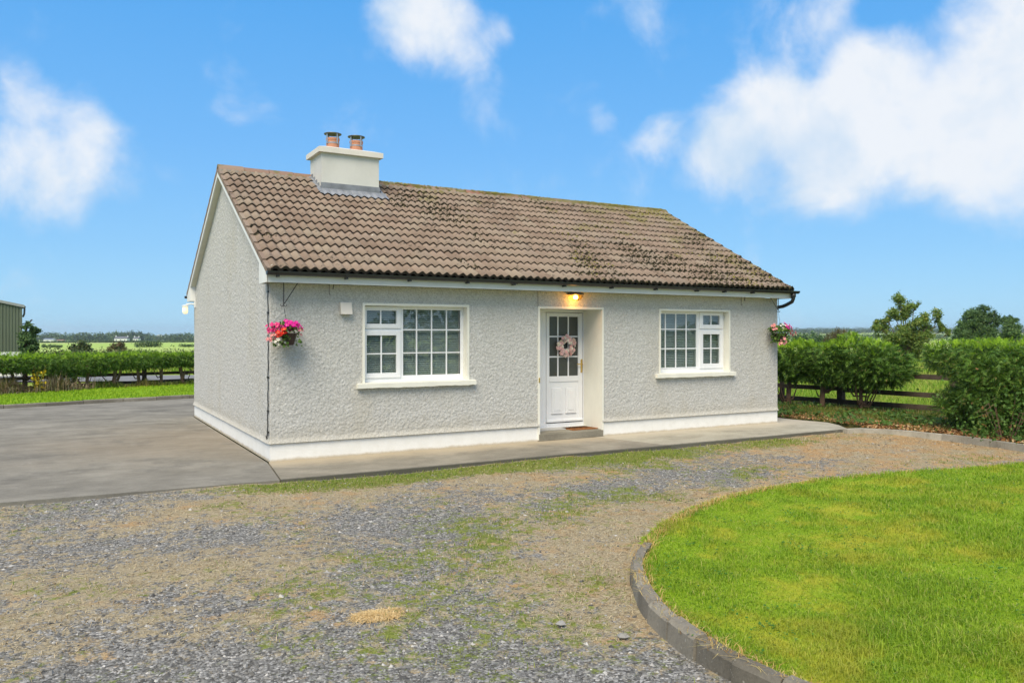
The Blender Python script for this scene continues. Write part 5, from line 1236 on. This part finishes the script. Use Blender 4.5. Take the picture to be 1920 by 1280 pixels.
# ------------------------------------------------------------------ trees
def tree(name, label, cat, px, depth, lobes, n, lsize, m, group=None, trunk=None, seed=0, dens=24, zbase=None, limbs=True, sp=.5):
    r = np.random.default_rng(seed); b = at(px, depth); b[2] = hterr(b[0], b[1]) if zbase is None else zbase
    root = empty(name, tuple(b), label=label, cat=cat, group=group); k = depth / FPX; Cs, Ns = [], []; tw = MB()
    tot = sum(l[2] ** 2 for l in lobes)
    for (lx, ly, lr) in lobes:
        c = at(lx, depth); c[2] = CAM[2] - (ly - 626) * k; c += FW * r.normal(0, lr * k * .5); c -= b; R_ = lr * k
        ns = max(5, int(dens * lr / 20)); d = sph(r, ns); sub = c + d * (R_ * r.uniform(.45, .95, ns))[:, None] * [1, 1, .85]
        q = int(n * lr ** 2 / tot / ns) + 1
        for s_, dd in zip(sub, d):
            g = r.standard_normal((q, 3)); Cs.append(s_ + unit(g) * (R_ * sp * r.random(q) ** .6 * (1 + .7 * (r.random(q) < .18)))[:, None]); Ns.append(unit(g) * .5 + dd * .6 + [0, 0, .3])
        if limbs:
            base = np.array([0, 0, max(.4, .25 * c[2])]); mid = base * .5 + c * .5 + r.normal(0, .12, 3) * R_; w0 = .045 + .03 * R_
            tw.tube([base, mid, c], [w0, w0 * .6, w0 * .25], 6)
            for s_ in sub[:4]: tw.tube([mid * .3 + c * .7, s_], [w0 * .35, .008], 5)
    C = np.vstack(Cs); N3 = np.vstack(Ns); V, F = leafquads(C, lsize * r.uniform(.6, 1.3, len(C)), r, N3, .5)
    fast('crown', V, F, m, root)
    if limbs:
        tw.build('limbs', m_bark, root, smooth=True); t_ = trunk or .16
        MB().tube([(0, 0, -.3), (.04, 0, .6), (0, 0.03, 1.4)], [t_ * 1.3, t_, t_ * .8], 10).build('trunk', m_bark, root, smooth=True)
    return root
GT = 'trees standing in the field beyond the right fence'
tree('tree', 'open crowned tree with yellowing leaves and bare twigs beyond the gap in the right hedge', 'tree', 1700, 52,
     [(1692, 560, 13), (1703, 580, 18), (1716, 572, 10), (1690, 590, 14), (1674, 584, 12), (1664, 600, 11), (1645, 610, 12), (1660, 618, 15), (1680, 625, 20), (1708, 610, 17), (1735, 600, 15), (1752, 590, 11), (1760, 606, 9), (1742, 620, 17), (1770, 616, 9), (1778, 624, 7), (1690, 645, 22), (1715, 645, 20), (1735, 640, 14), (1665, 640, 14), (1722, 658, 16), (1680, 662, 16), (1700, 628, 18), (1700, 660, 22)], 26000, .135, m_ash, GT, .16, 201, 14)
tree('tree', 'dense rounded dark green tree, the taller of two beyond the right hedge', 'tree', 1835, 66,
     [(1838, 590, 17), (1834, 610, 18), (1848, 600, 14), (1820, 598, 16), (1805, 607, 12), (1852, 580, 12), (1859, 592, 12), (1862, 606, 12), (1799, 625, 13), (1825, 620, 22), (1848, 622, 20), (1812, 640, 20), (1840, 645, 24), (1792, 642, 12), (1864, 645, 12)], 26000, .15, m_dkl, GT, .2, 202, 22, sp=.46)
tree('tree', 'smaller dark tree joined to the right side of the taller rounded one', 'tree', 1888, 68,
     [(1887, 602, 11), (1897, 600, 10), (1904, 612, 9), (1888, 620, 16), (1898, 630, 13), (1882, 642, 16), (1900, 645, 12)], 13000, .15, m_dkl, GT, .16, 203, 20, sp=.46)
tree('bush', 'round russet brown bush beyond the right hedge, near the house corner', 'bush', 1572, 95,
     [(1562, 632, 11), (1572, 626, 12), (1584, 628, 11), (1592, 636, 9), (1572, 640, 14), (1554, 640, 8)], 7000, .15, m_brl, None, .1, 204, 16, limbs=False)
tree('bush', 'low olive hedge bush at the far right edge below the dark trees', 'bush', 1915, 62, [(1900, 650, 12), (1918, 645, 13), (1935, 645, 14), (1955, 648, 14)], 2600, .2, m_scrub, None, .1, 205, 16, limbs=False)
for i, (px, py, q, lab) in enumerate(((1498, 634, 13, 'grey green scrub tree just right of the house, behind the hanging basket'), (1524, 636, 13, 'grey green scrub tree left of the russet bush'), (1545, 642, 9, 'small scrub bush touching the left of the russet bush'), (1612, 641, 11, 'low scrub bush right of the russet bush'), (1632, 645, 10, 'low scrub bush left of the open crowned tree'))):
    tree('scrub_tree', lab, 'bush', px, 190, [(px, py, q), (px - q * .6, py + 4, q * .7), (px + q * .7, py + 4, q * .7), (px, py + 9, q)], 900, .7, m_dkl, 'scrub trees in the fields right of the house', .1, 210 + i, 14, limbs=False)
tree('tree', 'dark bushy tree standing against the right side of the green shed', 'tree', 52, 43,
     [(50, 612, 8), (56, 622, 10), (48, 630, 10), (60, 636, 9), (52, 645, 12), (64, 650, 9), (50, 658, 12)], 3400, .17, m_dkl, None, .1, 220, 16)
for i, (px, py, q, dep, m, lab) in enumerate(((150, 648, 13, 62, m_scrub, 'small green bush in the field beyond the left hedge'), (222, 650, 11, 66, m_brl, 'small brown bush in the field below the white farmhouse'))):
    tree('bush', lab, 'bush', px, dep, [(px, py, q), (px - q * .8, py + 5, q * .7), (px + q * .8, py + 5, q * .7)], 1100, .2, m, None, .05, 230 + i, 16, limbs=False)
# rough field hedge on the left
r = np.random.default_rng(91); Cs = []
for px in np.arange(-40, 420, 4):
    q = r.uniform(.6, 1.0); c = at(px + r.normal(0, 2), 58 + r.normal(0, .8)); c[2] = hterr(c[0], c[1]) + .45 * q; Cs.append(c + r.standard_normal((70, 3)) * [.30, .30, .30 * q])
C = np.vstack(Cs); V, F = leafquads(C, r.uniform(.08, .2, len(C)), r, np.array([[0, -.4, .6]])); o = fast('field_hedge', V, F, m_scrub, label='long rough overgrown hedge across the field beyond the lane', cat='hedge')
def hedgerow(name, label, segs, h, m, size, per, seed, kind=None, cat='hedge'):
    r = np.random.default_rng(seed); Cs, sz = [], []
    for (px0, d0, px1, d1, hh_) in segs:
        n = int(abs(px1 - px0) / 1.6) + 2
        for t in np.linspace(0, 1, n):
            c = at(px0 + (px1 - px0) * t + r.normal(0, 1.2), d0 + (d1 - d0) * t); k = d0 / FPX; q = hh_ * r.uniform(.55, 1.15); g = hterr(c[0], c[1])
            d = sph(r, per) * [1, 1, 1]; Cs.append(np.array([c[0], c[1], g + q * .5]) + d * np.array([2.0 * k + .3 * q, 2.0 * k + .3 * q, q * .55]) * (r.random((per, 1)) ** .33)); sz.append(np.full(per, max(size * k, .2 * q)))
    C = np.vstack(Cs); V, F = leafquads(C, np.concatenate(sz) * r.uniform(.6, 1.2, len(C)), r, np.array([[0, -.3, .7]]), .7)
    return fast(name, V, F, m, kind=kind, label=label, cat=cat)
hedgerow('field_hedges', 'low hedges dividing the far green fields on the left', [(80, 165, 115, 165, .7), (255, 165, 300, 168, 1.3), (340, 168, 400, 165, .7), (20, 560, 420, 560, 1.5)], 0, m_far, 1.6, 60, 301, 'stuff')
hedgerow('far_woodland', 'long belt of trees along the left horizon', [(30, 980, 130, 960, 10), (130, 900, 200, 930, 10), (200, 980, 270, 980, 11), (270, 1000, 330, 1000, 8.5), (325, 960, 440, 960, 9.5), (-40, 1000, 40, 1000, 9)], 0, m_far, 1.8, 70, 302, 'stuff', 'woodland')
hedgerow('far_woodland', 'bluish belt of trees along the right horizon', [(1440, 1500, 1560, 1500, 10), (1560, 1700, 1720, 1700, 11), (1720, 1500, 1990, 1500, 10), (1440, 2600, 2000, 2600, 15)], 0, m_far, 1.8, 50, 303, 'stuff', 'woodland')
hedgerow('field_hedges', 'thin hedges between the pale fields right of the house', [(1440, 420, 1980, 430, 2.2), (1440, 620, 1980, 640, 3), (1440, 950, 1980, 930, 4)], 0, m_far, 2.0, 18, 304, 'stuff')
for i, (px, top, q, lab) in enumerate(((212, 619, 8, 'leftmost tall round tree of the clump behind the white farmhouse'), (226, 621, 8, 'tall tree of the far clump right above the farmhouse roof'), (241, 618, 9, 'broad tall tree of the far clump between the two white houses'), (256, 621, 7, 'slightly lower tree of the far clump above the small white house'), (265, 622, 5, 'narrow tree at the right end of the far clump'), (279, 624, 6, 'lone round far tree right of the small white house'))):
    tree('far_tree', lab, 'tree', px, 970, [(px, top + q, q), (px - q * .5, top + q * 1.6, q * .8), (px + q * .5, top + q * 1.7, q * .8)], 420, 2.2, m_far, 'tall trees by the far white houses', 1, 320 + i, 12, limbs=False)

# the plot's far boundary hedge, behind the photographer: it shows only as the dark reflection in the window panes
r = np.random.default_rng(97); Cs = []
for x_ in np.arange(-30, 60, .8):
    q = r.uniform(1.9, 2.7) + (1.6 if 13 < x_ < 22 else 0); Cs.append(np.array([x_, -27 + r.normal(0, .4), -.1]) + np.stack([r.normal(0, .7, 110), r.normal(0, .6, 110), q * r.random(110)], 1))
C = np.vstack(Cs); V, F = leafquads(C, r.uniform(.3, .6, len(C)), r, None, .7); fast('boundary_hedge', V, F, m_dkl, kind='stuff', label='dark hedge mirrored in the window panes', cat='hedge')

# ------------------------------------------------------------------ shed, far buildings
sh = empty('farm_shed', tuple(at(41, 45, -.13)), label='green metal clad farm shed with white base wall, at the left edge', cat='shed'); sh.rotation_euler = (0, 0, -YAW + R(35.5))
k = 45 / FPX; ez = 1.817 + 50 * k + .13; rz_ = ez + .22 * 181 * k; wd = 362 * k; bz = .95
prof = [(-wd, bz), (0, bz), (0, ez), (-wd / 2, rz_), (-wd, ez)]
MB().prism(prof, 'y', 0.03, 14).build('frame_wall', m_shed, sh)
sm_ = MB(); nsh = int(wd / .9)
for i in range(nsh):
    xa, xb = -wd + i * wd / nsh + .004, -wd + (i + 1) * wd / nsh - .004; m = MB(); nr = 6
    zt_ = lambda x: ez + (rz_ - ez) * (1 - abs(x + wd / 2) / (wd / 2))
    pts = []
    for q in range(nr):
        x0_ = xa + (xb - xa) * q / nr; dx_ = (xb - xa) / nr
        pts += [(x0_, 0.0), (x0_ + dx_ * .30, 0.0), (x0_ + dx_ * .42, -.03), (x0_ + dx_ * .88, -.03)]
    pts += [(xb, 0.0)]
    vs = [(x, y, bz) for x, y in pts] + [(x, y, zt_(x) - .02) for x, y in pts]; n_ = len(pts)
    m.poly(vs, [(a, a + 1, n_ + a + 1, n_ + a) for a in range(n_ - 1)]).build('cladding_sheet', m_shed, sh)
MB().box(-wd + .01, -.0, -.02, 14, -.1, bz - .004).build('base_wall', m_white, sh)
for s in (0, 1):
    X = (lambda x: x) if not s else (lambda x: -wd - x)
    MB().prism([(X(.12), ez - .02), (X(-wd / 2), rz_ + .02), (X(-wd / 2), rz_ + .17), (X(.12), ez + .13)], 'y', -.12, 14.1).build('roof_sheet', plain('roof_sheet_' + str(s), (.30, .32, .31), .5, .4), sh)
MB().box(-.10, .015, -.045, -.03, bz, ez - .03).build('corner_flashing', m_shed, sh)
MB().tube([(.14, 0.2, ez + .03), (.14, 13, ez + .03)], .07, 8).tube([(.14, .15, ez), (.13, .15, ez - .35), (.06, .15, ez - .55)], .05, 8).build('gutter', m_dsteel, sh)
fl_ = MB().poly([(.22, .1, 2.42), (.50, .1, 2.78), (.50, .75, 2.78), (.22, .75, 2.42), (.25, .1, 2.38), (.54, .1, 2.76), (.54, .75, 2.76), (.25, .75, 2.38)], [(0, 1, 2, 3), (7, 6, 5, 4), (0, 4, 5, 1), (1, 5, 6, 2), (2, 6, 7, 3), (3, 7, 4, 0)]).tube([(0, .4, 2.5), (.36, .4, 2.6)], .03, 6)
fl_.build('flood_light', m_dsteel, sh)
gw = at(-60, 36.5); gw2 = at(43, 36.5)
MB().prism([tuple(gw[:2]), tuple(gw2[:2]), tuple((gw2 + FW * .2)[:2]), tuple((gw + FW * .2)[:2])], 'z', -.15, .40).build('garden_wall', m_white, label='low white wall across the lane seen through the left hedge', cat='wall')
def farhouse(label, px0, px1, depth, wallh, roofh, wallm, roofm, chim=True, cat='house', wins=3, group=None, name='farmhouse'):
    k = depth / FPX; c = at((px0 + px1) / 2, depth); g = hterr(c[0], c[1]); w_ = (px1 - px0) * k
    root = empty(name, (c[0], c[1], g), label=label, cat=cat, group=group); root.rotation_euler = (0, 0, -YAW)
    MB().box(-w_ / 2, w_ / 2, 0, 7, -1, wallh).build('wall', wallm, root)
    rf = MB().prism([(-.4, wallh), (7.4, wallh), (3.5, wallh + roofh)], 'x', -w_ / 2 - .3, w_ / 2 + .3).build('roof', roofm, root)
    if chim:
        for x in (-w_ / 2 + .6, w_ / 2 - .6): MB().box(x - .4, x + .4, 3, 4, wallh + roofh - .6, wallh + roofh + 1).build('chimney', wallm, rf)
    for i in range(wins):
        x = -w_ / 2 + (i + .5) * w_ / wins; wf = MB().box(x - .65, x + .65, -.06, .0, 1.0, 2.2).build('window', m_dark, root)
    return root
farhouse('white farmhouse with grey roof in front of the tall far trees', 214, 238, 930, 3.4, 2.6, m_white, m_slate)
farhouse('small white house right of the far farmhouse', 249, 259, 930, 3.2, 2.4, m_white, m_slate, wins=2)
farhouse('long low farm building with pale metal roof on the left horizon', 81, 100, 900, 2.4, 1.6, m_white, m_steel, False, 'barn', 0, name='barn')
farhouse('low brown roofed farm building between the left barn and the farmhouse', 101, 118, 905, 1.6, .9, m_white, plain('rust_roof', (.32, .16, .11)), False, 'barn', 0, name='barn')
farhouse('distant white shed on the horizon left of the house gable', 294, 306, 1150, 6.5, 1.0, m_white, m_white, False, 'shed', 0, name='far_shed')

# ------------------------------------------------------------------ air: thin haze round the whole scene
HZ = MB().box(-4500, 4500, -4500, 4500, -9.2, 34)
hm = bpy.data.materials.new('haze'); hm.use_nodes = True; hn = hm.node_tree
hn.nodes.remove(hn.nodes['Principled BSDF']); pv = hn.nodes.new('ShaderNodeVolumePrincipled')
pv.inputs['Color'].default_value = (.80, .90, 1.0, 1); pv.inputs['Density'].default_value = .00016; pv.inputs['Anisotropy'].default_value = .2
hn.links.new(pv.outputs[0], hn.nodes['Material Output'].inputs['Volume'])
HZ.build('haze', hm, kind='stuff')
